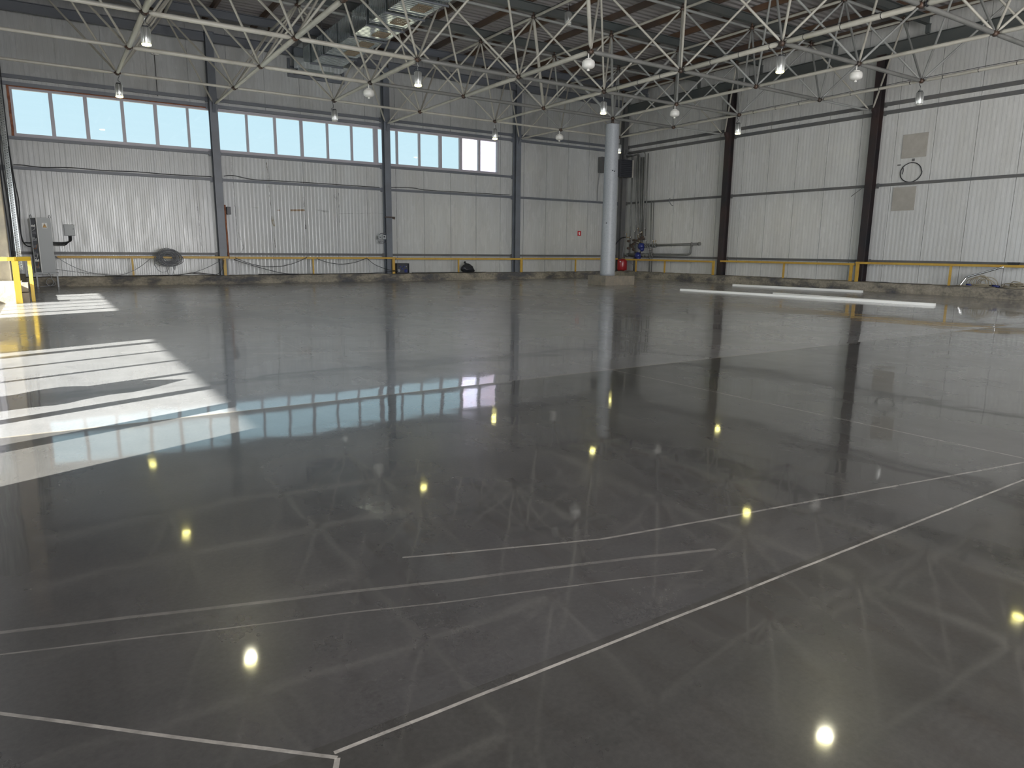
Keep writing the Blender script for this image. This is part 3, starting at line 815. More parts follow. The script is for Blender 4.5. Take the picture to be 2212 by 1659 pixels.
# nodes: a bolted ball with a collar on each side
def node_mesh(b, p):
    p = p - FO
    b.lathe(p, [(0.02, -0.062), (0.045, -0.052), (0.062, -0.02), (0.062, 0.02), (0.045, 0.052), (0.02, 0.062)], 12)
    for d in ((1, 0, 0), (-1, 0, 0), (0, 1, 0), (0, -1, 0)):
        d = Vector(d)
        b.loft([p + d * 0.04, p + d * 0.085], 0.027, 6, smooth=False)
    return b
nodes = [(LN(*k), 'bottom_node') for k in low] + [(TN(*k), 'top_node') for k in top]
nodes.sort(key=lambda a: -score(a[0], a[0], 0.06))
rest = MB(); cnt = {'bottom_node': 0, 'top_node': 0}
for p, kn in nodes:
    cnt[kn] += 1
    node_mesh(MB(), p).build(kn, M['node'], frame)
# stubs that carry the roof beams
for k in top:
    p = TN(*k) - FO
    if k[0] > 6.6: continue
    MB().loft([p + Vector((0, 0, 0.04)), p + Vector((0, 0, 0.13))], 0.032, 8).build('beam_stub', M['node'], frame) if project(TN(*k)) and -50 < project(TN(*k))[0] < 2260 and project(TN(*k))[1] > -80 else None
# black cable strapped along the pipes
def strapped(name, pts, label, straps=0.03, r=0.007, off=0.0):
    o = MB().loft(smooth_path(pts, 4), r, 6).build(name, M['black'])
    tag(o, label, 'cable', 'cables tied to the roof frame')
    return o
def along(c_, r0, r1, rad, z=BOTZ):
    pts = []; n = int(abs(r1 - r0) * 6)
    for i in range(n + 1):
        r = r0 + (r1 - r0) * i / n
        pts.append((3 * c_ + random.uniform(-0.015, 0.015), -3 * r, z + rad + 0.012 + random.uniform(0, 0.018)))
    return pts
c4 = strapped('cable', along(4, 2.05, 5.2, 0.057), 'black cable tied along the cream pipe row right of the round column')
c6 = strapped('cable', along(6, 0.1, 5.0, 0.042), 'black cable tied along the outermost pipe row beside the east wall')
c35 = strapped('cable', along(3.5, 0.5, 4.0, 0.038, TOPZ), 'black cable tied along an upper pipe that carries an unlit lamp')
for obj_, c_, rad, r0, r1 in ((c4, 4, 0.057, 2.1, 5.2), (c6, 6, 0.042, 2.1, 5.0)):
    y = -3 * r0 - 0.3
    while y > -3 * r1:
        MB().lathe((3 * c_, y, BOTZ), [(rad + 0.001, -0.006), (rad + 0.004, -0.006), (rad + 0.004, 0.006), (rad + 0.001, 0.006)], 16, (0, 1, 0)).build('cable_tie', M['black'], obj_)
        y -= 0.85

# ------------------------------------------------------------------ pendant lamps and white pods
def build_lamp(lit):
    r = D.objects.new('pendant_lamp', None); COL.objects.link(r); r.empty_display_size = 0.1
    # origin = hanging point (node underside)
    b = MB().lathe((0, 0, -0.555), [(0.078, 0.0), (0.085, 0.01), (0.085, 0.30), (0.07, 0.315), (0.03, 0.32)], 24)
    for k in range(16):
        a = 2 * PI * k / 16
        d = Vector((math.cos(a), math.sin(a), 0)); s_ = Vector((-math.sin(a), math.cos(a), 0))
        b.obox(d * 0.089 + Vector((0, 0, -0.40)), d * 0.008, s_ * 0.002, Vector((0, 0, 0.14)))
    b.build('housing', M['alu'], r)
    MB().lathe((0, 0, -0.235), [(0.06, 0), (0.06, 0.02), (0.02, 0.03)], 16).build('top_cap', M['dark'], r)
    MB().lathe((0, 0, -0.585), [(0.05, 0.0), (0.085, 0.01), (0.088, 0.03), (0.07, 0.032)], 24).build('lens', M['lens_on' if lit else 'lens_off'], r)
    hk = smooth_path([(0, 0, -0.03), (0.012, 0, -0.06), (0.0, 0, -0.085), (-0.012, 0, -0.11), (0, 0, -0.14), (0, 0, -0.21)], 5)
    MB().loft(hk, 0.005, 6).build('hook', M['alu'], r)
    MB().loft(smooth_path([(0.03, 0.01, 0.04), (0.05, 0.02, -0.03), (0.02, 0.0, -0.10), (0.03, -0.01, -0.16), (0.085, 0.01, -0.20), (0.09, 0.0, -0.235), (0.05, 0, -0.24)], 5), 0.0065, 6).build('power_cord', M['black'], r)
    return r
LAMPS = [  # c, r, lit, label
    (0, 0, 1, 'lit pendant lamp hanging in front of the leftmost high window'),
    (0, 2, 1, 'lit pendant lamp highest at the left, above the leftmost window'),
    (2, 0, 0, 'unlit pendant lamp hanging in front of the middle high window'),
    (2, 2, 1, 'lit pendant lamp below the sheet-metal duct'),
    (4, 0, 1, 'lit pendant lamp at the right end of the high windows'),
    (4, 2, 1, 'lit pendant lamp just left of the round column top'),
    (6, 0, 1, 'lit pendant lamp right of the round column, above the fan heater'),
    (6, 2, 1, 'lit pendant lamp in front of the first black wall column'),
    (4, 4, 1, 'lit pendant lamp hanging from the cable-tied pipe, large and near'),
    (6, 4, 0, 'unlit pendant lamp near the brown-black column on the right'),
    (3.5, 2.05, 0, 'unlit pendant lamp at the top centre, hung from an upper pipe'),
    (0, 4, 1, 'lit pendant lamp out of view overhead, reflected in the lower left floor'),
    (2, 6, 1, 'lit pendant lamp out of view overhead, reflected near the bottom edge'),
    (4, 6, 1, 'lit pendant lamp out of view overhead, reflected at the right floor edge'),
]
proto = {1: None, 0: None}
for c_, r, lit, lab in LAMPS:
    if proto[lit] is None:
        o = proto[lit] = build_lamp(lit)
    else:
        o = copy_tree(proto[lit])
    z = BOTZ - 0.04 if c_ == int(c_) else TOPZ - 0.04
    o.location = (3 * c_, -3 * r, z + 0.0); o.rotation_euler = (0, 0, random.uniform(0, 6))
    tag(o, lab, 'lamp', 'pendant lamps hung from the roof frame')
    if lit:
        ld = D.lights.new('lamp_light', 'SPOT'); ld.energy = 110; ld.spot_size = 2.3; ld.spot_blend = 0.6; ld.shadow_soft_size = 0.08; ld.color = (1, 0.96, 0.72)
        lo = D.objects.new('lamp_light', ld); COL.objects.link(lo); lo.location = (3 * c_, -3 * r, z - 0.60)
        lo.visible_glossy = True

def build_pod():
    r = D.objects.new('extinguisher_pod', None); COL.objects.link(r); r.empty_display_size = 0.1
    MB().lathe((0, 0, -0.34), [(0.03, 0.0), (0.10, 0.012), (0.145, 0.045), (0.152, 0.09), (0.15, 0.15), (0.13, 0.185), (0.05, 0.20), (0.03, 0.205)], 28).build('body', M['white'], r)
    MB().lathe((0, 0, -0.385), [(0.022, 0), (0.034, 0.008), (0.034, 0.03), (0.02, 0.05)], 16).build('nozzle', M['white'], r)
    MB().lathe((0, 0, -0.14), [(0.085, 0.0), (0.085, 0.016), (0.05, 0.03)], 20).build('mounting_disc', M['white'], r)
    MB().loft([(0, 0, -0.12), (0, 0, 0.0)], 0.016, 8).build('stem', M['white'], r)
    return r
PODS = [(2, 1, 'white round extinguisher pod under the frame left of the duct lamp'), (3, 3, 'white round extinguisher pod at top centre, nearest and largest'),
        (5, 2, 'white round extinguisher pod right of the round column'), (5, 0, 'smallest white extinguisher pod, left of the round column against the wall'),
        (5, 4, 'white round extinguisher pod near the brown-black column at upper right')]
pp = None
for c_, r, lab in PODS:
    if pp is None: o = pp = build_pod()
    else: o = copy_tree(pp)
    o.location = (3 * c_ - 0.06, -3 * r, BOTZ - 0.05)
    tag(o, lab, 'extinguisher pod', 'white pods under the roof frame')

# ------------------------------------------------------------------ air duct along x 5.83..6.86
duct = empty('air_duct', (6.35, 0, 7.2), 'galvanised rectangular air duct with open grilles hung under the roof', 'duct')
x0, x1 = -0.52, 0.51
secs = [(1.5, 0.36), (0.24, -0.92), (-1.0, -1.98), (-2.16, -3.22), (-3.42, -4.50), (-4.66, -5.84), (-6.0, -7.3), (-7.4, -8.7)]
for i, (ya, yb) in enumerate(secs):
    z0, z1 = 0.0, 0.62
    if i >= 4: z0 = 0.03
    b = MB()
    n = 9
    # ribbed underside
    for k in range(n):
        a = ya + (yb - ya) * k / n; c_ = ya + (yb - ya) * (k + 1) / n
        b.add([(x0, a, z0), (x1, a, z0), (x1, a + (c_ - a) * 0.88, z0), (x0, a + (c_ - a) * 0.88, z0)], [(0, 1, 2, 3)])
        b.box((x0, c_, z0 - 0.008), (x1, a + (c_ - a) * 0.88, z0))
        for xs, sg in ((x0, -1), (x1, 1)):
            b.add([(xs, a, z0), (xs, c_, z0), (xs, c_, z1), (xs, a, z1)], [(0, 1, 2, 3)])
            b.box((xs, c_ + 0.012, z0), (xs + sg * 0.008, c_ - 0.012, z1))
    b.add([(x0, ya, z1), (x1, ya, z1), (x1, yb, z1), (x0, yb, z1)], [(0, 1, 2, 3)])
    b.add([(x0, ya, z0), (x1, ya, z0), (x1, ya, z1), (x0, ya, z1)], [(0, 1, 2, 3)])
    b.add([(x0, yb, z0), (x1, yb, z0), (x1, yb, z1), (x0, yb, z1)], [(0, 1, 2, 3)])
    s_ = b.build('duct_section', M['galv'], duct)
    if i > 0:
        ym = (ya + yb) / 2
        g_ = MB()
        for k in range(7):
            g_.box((-0.05 + k * 0.055, ym - 0.22, z0 - 0.012), (-0.035 + k * 0.055, ym + 0.22, z0 - 0.006))
        g_.box((-0.06, ym - 0.24, z0 - 0.02), (0.34, ym - 0.22, z0 - 0.004)).box((-0.06, ym + 0.22, z0 - 0.02), (0.34, ym + 0.24, z0 - 0.004))
        g_.box((-0.06, ym - 0.22, z0 - 0.02), (-0.045, ym + 0.22, z0 - 0.004)).box((0.325, ym - 0.22, z0 - 0.02), (0.34, ym + 0.22, z0 - 0.004))
        g_.box((-0.045, ym - 0.22, z0 - 0.0075), (0.325, ym + 0.22, z0 - 0.0065))
        g_.build('grille', M['grille'], s_)
for ya in (1.55, 0.30, -0.96, -2.06, -3.32, -4.58, -5.92):
    h = MB().box((x0 - 0.06, ya - 0.02, -0.045), (x1 + 0.06, ya + 0.02, -0.012))
    for xs in (x0 - 0.03, x1 + 0.03):
        h.loft([(xs, ya, -0.02), (xs, ya, 1.1)], 0.006, 6)
    h.build('hanger', M['beam_n'], duct)
# end box and collar at the wall
b = MB().box((x0 - 0.25, 1.56, 0.0), (x1 + 0.3, 2.6, 0.62)).box((x0 - 0.1, 2.6, -0.05), (x1 + 0.1, 3.23, 0.5))
b.build('end_box', M['galv'], duct, bevel=0.01)
b = MB().box((-0.82, 3.16, -0.16), (1.2, 3.24, -0.06)).box((-0.82, 3.16, -0.06), (-0.74, 3.24, 0.44)).box((1.12, 3.16, -0.06), (1.2, 3.24, 0.44)).box((-0.74, 3.10, 0.02), (1.12, 3.2, 0.06)).box((-0.74, 3.10, 0.14), (1.12, 3.2, 0.18))
b.build('wall_flange', M['beam_n'], duct)

# ------------------------------------------------------------------ round column on its block
rc = empty('round_column', (15, -3, 0), 'round grey concrete column standing on a square concrete block', 'column')
MB().lathe((0, 0, 0.33), [(0.275, 0.0), (0.272, 0.1), (0.235, 5.22), (0.235, 5.26), (0.10, 5.27)], 40).build('shaft', M['column'], rc)
MB().rough((-0.50, -0.50, 0), (0.50, 0.50, 0.34), 0.09, 0.012, 9).build('base_block', M['stone'], rc)
MB().box((-0.15, -0.15, 5.60), (0.15, 0.15, 5.62)).lathe((0, 0, 5.62), [(0.05, 0), (0.05, 0.11)], 12).build('bearing', M['node'], rc)
for (dx, dy, z) in ((-0.13, -0.235, 4.0 + 0.0), (-0.06, -0.262, 3.98), (-0.24, -0.125, 2.2)):
    MB().lathe((dx, dy, z), [(0.001, -0.02), (0.022, -0.01), (0.022, 0.01), (0.001, 0.02)], 8).build('chip', M['black'], rc)
bl = MB().box((15.62, -2.2, 0), (15.9, -1.9, 0.34))
sb = MB().rough((15.52, -3.42, 0.0), (15.95, -3.0, 0.32), 0.1, 0.01, 12).build('concrete_stub', M['stone'])
tag(sb, 'small concrete block against the right side of the round column base', 'block')

# ------------------------------------------------------------------ yellow guard rails
def guard(name, p0, p1, zt, posts, label, w=0.045):
    p0, p1 = Vector(p0), Vector(p1)
    r = empty(name, (p0.x, p0.y, 0.27), label, 'guard rail', 'yellow guard rails on the kerb')
    d = (p1 - p0); n = d.normalized(); s_ = Vector((0, 0, 1)).cross(n)
    z = zt - 0.27
    MB().obox(d / 2 + Vector((0, 0, z - 0.03)), d / 2, s_ * 0.03, Vector((0, 0, 0.036))).build('top_rail', M['yellow'], r, bevel=0.005)
    for u, ww in posts:
        c_ = n * u
        MB().obox(c_ + Vector((0, 0, (z - 0.06) / 2 + 0.0)), n * ww / 2, s_ * 0.03, Vector((0, 0, (z - 0.06) / 2))).build('post', M['yellow'], r, bevel=0.004)
    return r
RY = 2.72
guard('guard_rail', (-1.80, RY, 0), (3.10, RY, 0), 0.90, [(2.0, 0.055), (4.76, 0.09)], 'yellow guard rail carrying the big cable coil')
guard('guard_rail', (3.12, RY, 0), (9.2, RY, 0), 0.89, [(2.86, 0.055), (6.0, 0.10)], 'yellow guard rail between the first two wall columns, cables looped on it')
guard('guard_rail', (9.22, RY, 0), (15.1, RY, 0), 0.87, [(2.76, 0.055), (5.86, 0.10)], 'yellow guard rail behind the speaker box and black bag')
guard('guard_rail', (15.12, RY, 0), (20.6, RY, 0), 0.88, [(2.95, 0.055), (5.3, 0.055)], 'yellow guard rail left of the round column')
RX = 20.75
guard('guard_rail', (RX, 2.5, 0), (RX, -3.0, 0), 0.86, [(0.9, 0.05), (2.72, 0.055), (5.45, 0.09)], 'yellow guard rail below the heating pipes')
guard('guard_rail', (RX, -3.3, 0), (RX, -9.0, 0), 0.89, [(2.97, 0.055), (5.6, 0.09)], 'yellow guard rail between the two dark wall columns')
guard('guard_rail', (RX, -9.05, 0), (RX, -15.0, 0), 0.94, [(0.07, 0.10), (3.02, 0.055), (5.7, 0.09)], 'yellow guard rail with the bent chrome tube leaning on it')

# bright barrier at the left edge
br = empty('barrier', (-2.64, -4.48, 0), 'bright yellow square-tube barrier in the sun at the left edge', 'barrier')
MB().box((-0.56, -0.03, 0.885), (0.0, 0.03, 0.965)).build('top_rail', M['yellow_b'], br, bevel=0.004)
MB().obox((0.12, 0.26, 0.925), Vector((0.125, 0.265, 0)), Vector((-0.028, 0.013, 0)), (0, 0, 0.045)).build('corner_rail', M['yellow_b'], br, bevel=0.004)
MB().box((-0.062, -0.03, 0), (0.055, 0.03, 0.885)).build('leg', M['yellow_b'], br, bevel=0.004)
MB().box((0.205, 0.48, 0), (0.275, 0.54, 0.885)).build('leg', M['yellow_b'], br, bevel=0.004)
tag(MB().box((0.235 - 2.63 + 0.02, -4.22 + 0.10, 0.955), (0.285 - 2.63 + 0.01, -4.22 + 0.15, 0.985)).build('bolt_head', M['dark']), 'dark bolt on the barrier corner', 'bolt') if False else None
st = MB().rough((-2.60, -4.30, 0), (-2.46, -4.0, 0.215), 0.06, 0.01, 20).build('concrete_brick', M['stone'])
tag(st, 'lower rough concrete brick stacked behind the yellow barrier leg', 'brick', 'stacked bricks')
st = MB().rough((-2.60, -4.30, 0.232), (-2.465, -4.02, 0.42), 0.06, 0.012, 21).build('concrete_brick', M['stone'])
tag(st, 'upper rough concrete brick stacked behind the yellow barrier leg', 'brick', 'stacked bricks')

# precast column on the left
pc = MB().box((-3.18, -2.10, 0.36), (-2.80, -1.70, 8.2)).build('concrete_column', M['conc_l'], bevel=0.02)
tag(pc, 'sunlit square concrete column at the left edge of the view', 'column')

# ------------------------------------------------------------------ cable tray and cables at the left corner
ct = empty('cable_tray', (-2.74, 2.98, 0.27), 'perforated vertical cable tray in the left corner', 'cable tray')
b = MB().box((-0.06, -0.006, 0.2), (0.06, 0.0, 7.4)).box((-0.063, -0.04, 0.2), (-0.06, 0.0, 7.4)).box((0.06, -0.04, 0.2), (0.063, 0.0, 7.4))
b.build('channel', M['galv'], ct)
b = MB()
for k in range(100):
    z = 0.3 + k * 0.07
    for x in (-0.03, 0.03):
        b.box((x - 0.008, -0.009, z + (0.03 if x > 0 else 0)), (x + 0.008, -0.0065, z + 0.025 + (0.03 if x > 0 else 0)))
b.build('slots', M['black'], ct)
def cable(pts, label, r=0.012, m_='black', n=6, grp=None, name='cable'):
    return tag(MB().loft(smooth_path(pts, n), r, 8).build(name, M[m_]), label, 'cable', grp)
cable([(-2.86, 2.93, 7.3), (-2.84, 2.92, 5.5), (-2.87, 2.93, 3.6), (-2.83, 2.92, 2.2), (-2.86, 2.93, 1.0), (-2.84, 2.93, 0.32)], 'thick black cable running down left of the cable tray', 0.018)
cable([(-2.92, 2.87, 7.3), (-2.90, 2.86, 5.0), (-2.93, 2.87, 3.2), (-2.90, 2.86, 1.4), (-2.90, 2.87, 0.32)], 'second black cable against the corner column', 0.014)
cable([(-2.64, 2.93, 7.3), (-2.66, 2.92, 4.2), (-2.62, 2.93, 3.0), (-2.58, 2.93, 2.45), (-2.62, 2.93, 1.7), (-2.60, 2.92, 1.32), (-2.5, 2.80, 1.28), (-2.40, 2.72, 1.28)], 'black cable bending from the cable tray into the switch cabinet', 0.015)
cable([(-2.67, 2.95, 4.0), (-2.64, 2.94, 2.0), (-2.60, 2.93, 1.36), (-2.52, 2.80, 1.20), (-2.42, 2.72, 1.17)], 'lower black cable entering the side of the switch cabinet', 0.015)
cable([(-2.60, 2.98, 3.50), (-2.4, 3.12, 3.52), (-1.9, 3.13, 3.49), (-1.2, 3.12, 3.53), (-0.3, 3.13, 3.51), (0.6, 3.12, 3.53), (1.5, 3.13, 3.51), (2.8, 3.12, 3.52)], 'dark cable lying on the mid girt left of the first column', 0.011)
cable([(3.2, 3.12, 3.56), (3.5, 3.11, 3.60), (4.2, 3.13, 3.51), (5.5, 3.12, 3.52), (8.8, 3.13, 3.505)], 'dark cable on the mid girt between first and second columns', 0.010)
cable([(9.2, 3.12, 3.53), (10.2, 3.11, 3.56), (11.0, 3.13, 3.51), (14.7, 3.12, 3.52)], 'dark cable on the mid girt right of the second column', 0.010)
tag(MB().loft([(1.38, YN - 0.03, 7.12), (1.38, YN - 0.03, 5.9)], 0.012, 8).build('conduit', M['girt']), 'thin vertical conduit below the small white camera', 'conduit')
cb = empty('wall_camera', (1.38, YN, 7.17), 'small white security camera high on the left wall', 'camera')
MB().box((-0.09, -0.10, -0.05), (0.12, -0.01, 0.07)).build('body', M['white'], cb, bevel=0.008)
MB().lathe((-0.02, -0.105, 0.01), [(0.035, -0.012), (0.035, 0.012)], 14, (0, 1, 0)).build('lens', M['black'], cb)
tag(MB().lathe((-2.86, YN - 0.05, 6.12), [(0.10, 0.0), (0.115, 0.02), (0.115, 0.06), (0.09, 0.08)], 20, (0, -1, 0)).build('wall_bell', M['dark']), 'dark round bell on the wall at the far left edge', 'bell')

# ------------------------------------------------------------------ switch cabinet on a stand
cx0, cx1, cy0, cy1, cz0, cz1 = -2.37, -1.86, 2.42, 2.92, 0.42, 2.0
sc_ = empty('switch_cabinet', (-2.1, 2.66, 0), 'grey electrical cabinet with an open front full of wiring and a warning triangle', 'electrical cabinet')
def L(p): return (p[0] + 2.1, p[1] - 2.66, p[2])
b = MB()
tk = 0.02
b.box(L((cx0, cy1 - tk, cz0)), L((cx1, cy1, cz1))).box(L((cx0, cy0, cz1 - tk)), L((cx1, cy1 - tk, cz1))).box(L((cx0, cy0, cz0)), L((cx1, cy1 - tk, cz0 + tk)))
b.box(L((cx0, cy0, cz0 + tk)), L((cx0 + tk, cy1 - tk, cz1 - tk)))
b.build('body', M['cab'], sc_, bevel=0.006)
# open door seen face on, hinged at the front right edge
b = MB().box(L((cx0 + 0.155, cy0 - 0.03, cz0)), L((cx1, cy0 - 0.005, cz1)))
dr = b.build('door', M['cab'], sc_, bevel=0.006)
b = MB().box(L((cx0 + 0.15, cy0 - 0.036, cz0)), L((cx0 + 0.168, cy0 - 0.03, cz1))); b.build('door_edge', M['sign_white'], dr)
b = MB().box(L((cx0 + 0.02, cy0 + 0.04, cz0 + 0.03)), L((cx0 + 0.125, cy0 + 0.06, cz1 - 0.03))); b.build('back_plate', M['cab_in'], sc_)
random.seed(11)
for k in range(7):
    z = cz0 + 0.12 + k * 0.2
    b = MB()
    for j in range(4):
        b.box(L((cx0 + 0.028 + j * 0.024, cy0 + 0.005, z)), L((cx0 + 0.046 + j * 0.024, cy0 + 0.04, z + random.uniform(0.04, 0.10))))
    b.build('breaker_row', M[('dark', 'sign_white', 'cable', 'dark', 'cable_l', 'dark', 'sign_white')[k]], sc_)
for k in range(5):
    z = cz0 + 0.2 + k * 0.25
    MB().loft(smooth_path([L((cx0 + 0.03, cy0 + 0.01, z)), L((cx0 + 0.07, cy0 - 0.015, z - 0.05 + 0.02 * k)), L((cx0 + 0.10, cy0 + 0.0, z + 0.06)), L((cx0 + 0.115, cy0 + 0.02, z + 0.12))], 5), 0.005, 6).build('wire', M[('orange_wire', 'sign_white', 'orange_wire', 'black', 'sign_white')[k]], sc_)
for x in (cx0 + 0.01, cx1 - 0.04):
    MB().loft([L((x, cy0 + 0.02, cz1)), L((x, cy0 + 0.02, cz1 + 0.05)), L((x + 0.022, cy0 + 0.02, cz1 + 0.08)), L((x + 0.044, cy0 + 0.02, cz1 + 0.05)), L((x + 0.044, cy0 + 0.02, cz1))], 0.009, 6).build('lifting_eye', M['dark'], sc_)
# warning sign: white card, orange triangle, dark flash
wx, wz, wy = -2.02, 1.78, cy0 - 0.031
sg = MB().box(L((wx - 0.062, wy - 0.003, wz - 0.075)), L((wx + 0.062, wy, wz + 0.075))).build('warning_sign', M['sign_white'], dr)
MB().prism([(wx + 2.1 - 0.055, wz - 0.062), (wx + 2.1 + 0.055, wz - 0.062), (wx + 2.1, wz + 0.068)], 'y', wy - 2.66 - 0.005, wy - 2.66 - 0.003).build('triangle_border', M['black'], sg)
MB().prism([(wx + 2.1 - 0.044, wz - 0.055), (wx + 2.1 + 0.044, wz - 0.055), (wx + 2.1, wz + 0.05)], 'y', wy - 2.66 - 0.007, wy - 2.66 - 0.005).build('triangle', M['sign_orange'], sg)
X0 = wx + 2.1
MB().prism([(X0 + 0.006, wz + 0.03), (X0 - 0.014, wz - 0.012), (X0 - 0.002, wz - 0.010), (X0 - 0.010, wz - 0.045), (X0 + 0.013, wz - 0.002), (X0 + 0.001, wz - 0.004)], 'y', wy - 2.66 - 0.009, wy - 2.66 - 0.007).build('flash_symbol', M['black'], sg)
b = MB()
for x in (cx0 + 0.02, cx1 + 0.02):
    for y in (cy0, ):
        b.box(L((x - 0.02, y, 0)), L((x + 0.02, y + 0.04, 0.38)))
b.box(L((cx0 - 0.02, cy0 - 0.02, 0.38)), L((cx1 + 0.06, cy1, 0.42)))
b.build('stand', M['cab'], sc_)
cable([(-2.05, 2.40, 0.40), (-2.0, 2.32, 0.30), (-1.96, 2.30, 0.12), (-2.05, 2.3, 0.04), (-2.14, 2.3, 0.12), (-2.08, 2.3, 0.24), (-1.98, 2.31, 0.22), (-1.93, 2.35, 0.06), (-2.3, 2.3, 0.02)], 'pale loop of cable on the floor under the cabinet', 0.009, 'cable_l', 8)
jb = empty('junction_box', (-1.39, YN, 1.68), 'small grey junction box on the wall right of the cabinet', 'junction box')
MB().box((-0.14, -0.11, -0.17), (0.14, -0.002, 0.17)).build('box', M['cab'], jb, bevel=0.006)
MB().box((-0.13, -0.118, -0.16), (0.13, -0.11, 0.16)).build('lid', M['cab'], jb, bevel=0.003)
MB().lathe((0.10, -0.12, 0.03), [(0.012, -0.006), (0.012, 0.002)], 10, (0, 1, 0)).build('lock', M['black'], jb)
for k in range(4):
    o = 0.028 * k
    cable([(-1.85, 2.86, 1.22 + o), (-1.62, 2.95, 1.215 + o), (-1.52 + o * 0.6, 3.05, 1.24 + o), (-1.43 + o * 0.7, 3.13, 1.36), (-1.42 + o * 0.8, 3.17, 1.50)],
          ['lowest', 'second lowest', 'second highest', 'highest'][k] + ' of the black cables looping from cabinet to junction box', 0.012, grp='cables between cabinet and junction box')

# ------------------------------------------------------------------ cables along the north rail
def sag(a, b, drop, n=9):
    a, b = Vector(a), Vector(b)
    return [a.lerp(b, i / (n - 1)) + Vector((0, 0, -drop * 4 * (i / (n - 1)) * (1 - i / (n - 1)))) for i in range(n)]
CY = RY - 0.05
cable(sag((-1.84, 2.62, 0.90), (-0.5, 2.6, 0.36), 0.16), 'thin grey cable hanging from the cabinet side to the kerb', 0.007, 'cable', 3)
cable(sag((-1.9, 2.6, 0.52), (-0.2, 2.58, 0.31), 0.03), 'thin grey cable sloping low from the cabinet', 0.007, 'cable', 3)
cable([(-0.6, 2.56, 0.30), (0.0, 2.58, 0.295), (0.9, 2.57, 0.30), (1.5, 2.58, 0.31), (2.0, 2.57, 0.37), (2.6, 2.58, 0.30)], 'black cable lying on the kerb beneath the cable coil', 0.013, 'black', 5)
cable(sag((0.72, 2.66, 0.84), (-0.25, 2.58, 0.31), 0.10), 'grey cable drooping left from the cable coil', 0.008, 'cable', 3)
cable([(1.9, 2.58, 0.36), (2.4, 2.6, 0.55), (2.95, 2.66, 0.84)], 'grey cable rising from the kerb to the first column', 0.009, 'cable', 5)
cable([(1.9, 2.58, 0.36), (2.3, 2.57, 0.30), (2.65, 2.58, 0.31), (2.85, 2.62, 0.50), (2.93, 2.66, 0.78)], 'black cable curling up at the foot of the first column', 0.009, 'black', 5)
cable(sag((3.3, CY, 0.86), (5.75, CY, 0.88), 0.32) , 'black cable sagging from the rail right of the first column', 0.010, 'black', 3)
cable([(3.25, CY, 0.80), (3.9, 2.6, 0.58), (4.8, 2.56, 0.34), (5.4, 2.55, 0.30)], 'black cable sloping down to the kerb right of the first column', 0.010, 'black', 5)
cable(sag((6.1, CY, 0.84), (8.0, CY, 0.86), 0.21), 'black cable sagging from the rail before the second column', 0.010, 'black', 3)
cable([(8.0, CY, 0.87), (8.3, 2.6, 0.62), (8.8, 2.58, 0.44), (9.25, 2.58, 0.37)], 'black cable dropping from the rail to the speaker box', 0.010, 'black', 5)
cable([(4.0, 2.54, 0.30), (6, 2.56, 0.295), (7.6, 2.53, 0.30), (8.3, 2.55, 0.31), (9.2, 2.55, 0.38)], 'black cable lying along the kerb before the second column', 0.010, 'black', 5)
cable([(9.8, 2.54, 0.30), (11, 2.56, 0.30), (12.1, 2.55, 0.30), (13.2, 2.57, 0.30)], 'black cable lying along the kerb by the black bag', 0.012, 'black', 5)

# the big coil hung over the rail
random.seed(5)
coil = empty('cable_coil', (1.22, 2.66, 0.86), 'large tangled coil of grey cable hung over the yellow rail', 'cable coil')
for k in range(34):
    a0 = random.uniform(0, 6.28); rx = random.uniform(0.18, 0.42); rz = random.uniform(0.10, 0.27)
    cx = random.uniform(-0.07, 0.07); cz = random.uniform(-0.07, 0.06); ph = random.uniform(-0.45, 0.45); yy = -random.uniform(0.0, 0.11)
    pts = []
    for i in range(25):
        a = a0 + 2 * PI * i / 24
        u, w = rx * math.cos(a), rz * math.sin(a)
        pts.append((cx + u * math.cos(ph) - w * math.sin(ph), yy + 0.03 * math.sin(3 * a), cz + u * math.sin(ph) * 0.5 + w * math.cos(ph)))
    MB().loft(pts, 0.0085, 6).build('loop', M['cable_l' if k % 4 == 0 else 'cable'], coil)
for (cx, rx, z0_, z1_, dx) in ((-0.22, 0.20, 0.0, -0.46, 0.12), (0.02, 0.10, -0.1, -0.58, 0.05), (-0.05, 0.36, 0.05, -0.28, 0.0)):
    pts = [(cx + rx * math.cos(a) + dx * (1 if math.sin(a) < 0 else 0) * 0.3, -0.09, (z0_ + z1_) / 2 + (z0_ - z1_) / 2 * math.sin(a)) for a in [2 * PI * i / 24 for i in range(25)]]
    MB().loft(pts, 0.008, 6).build('hanging_loop', M['cable'], coil)
MB().obox((0.16, -0.10, -0.33), (0.025, 0, -0.012), (0, 0.008, 0), (-0.02, 0, -0.055)).build('cable_tag', M['cable_l'], coil)

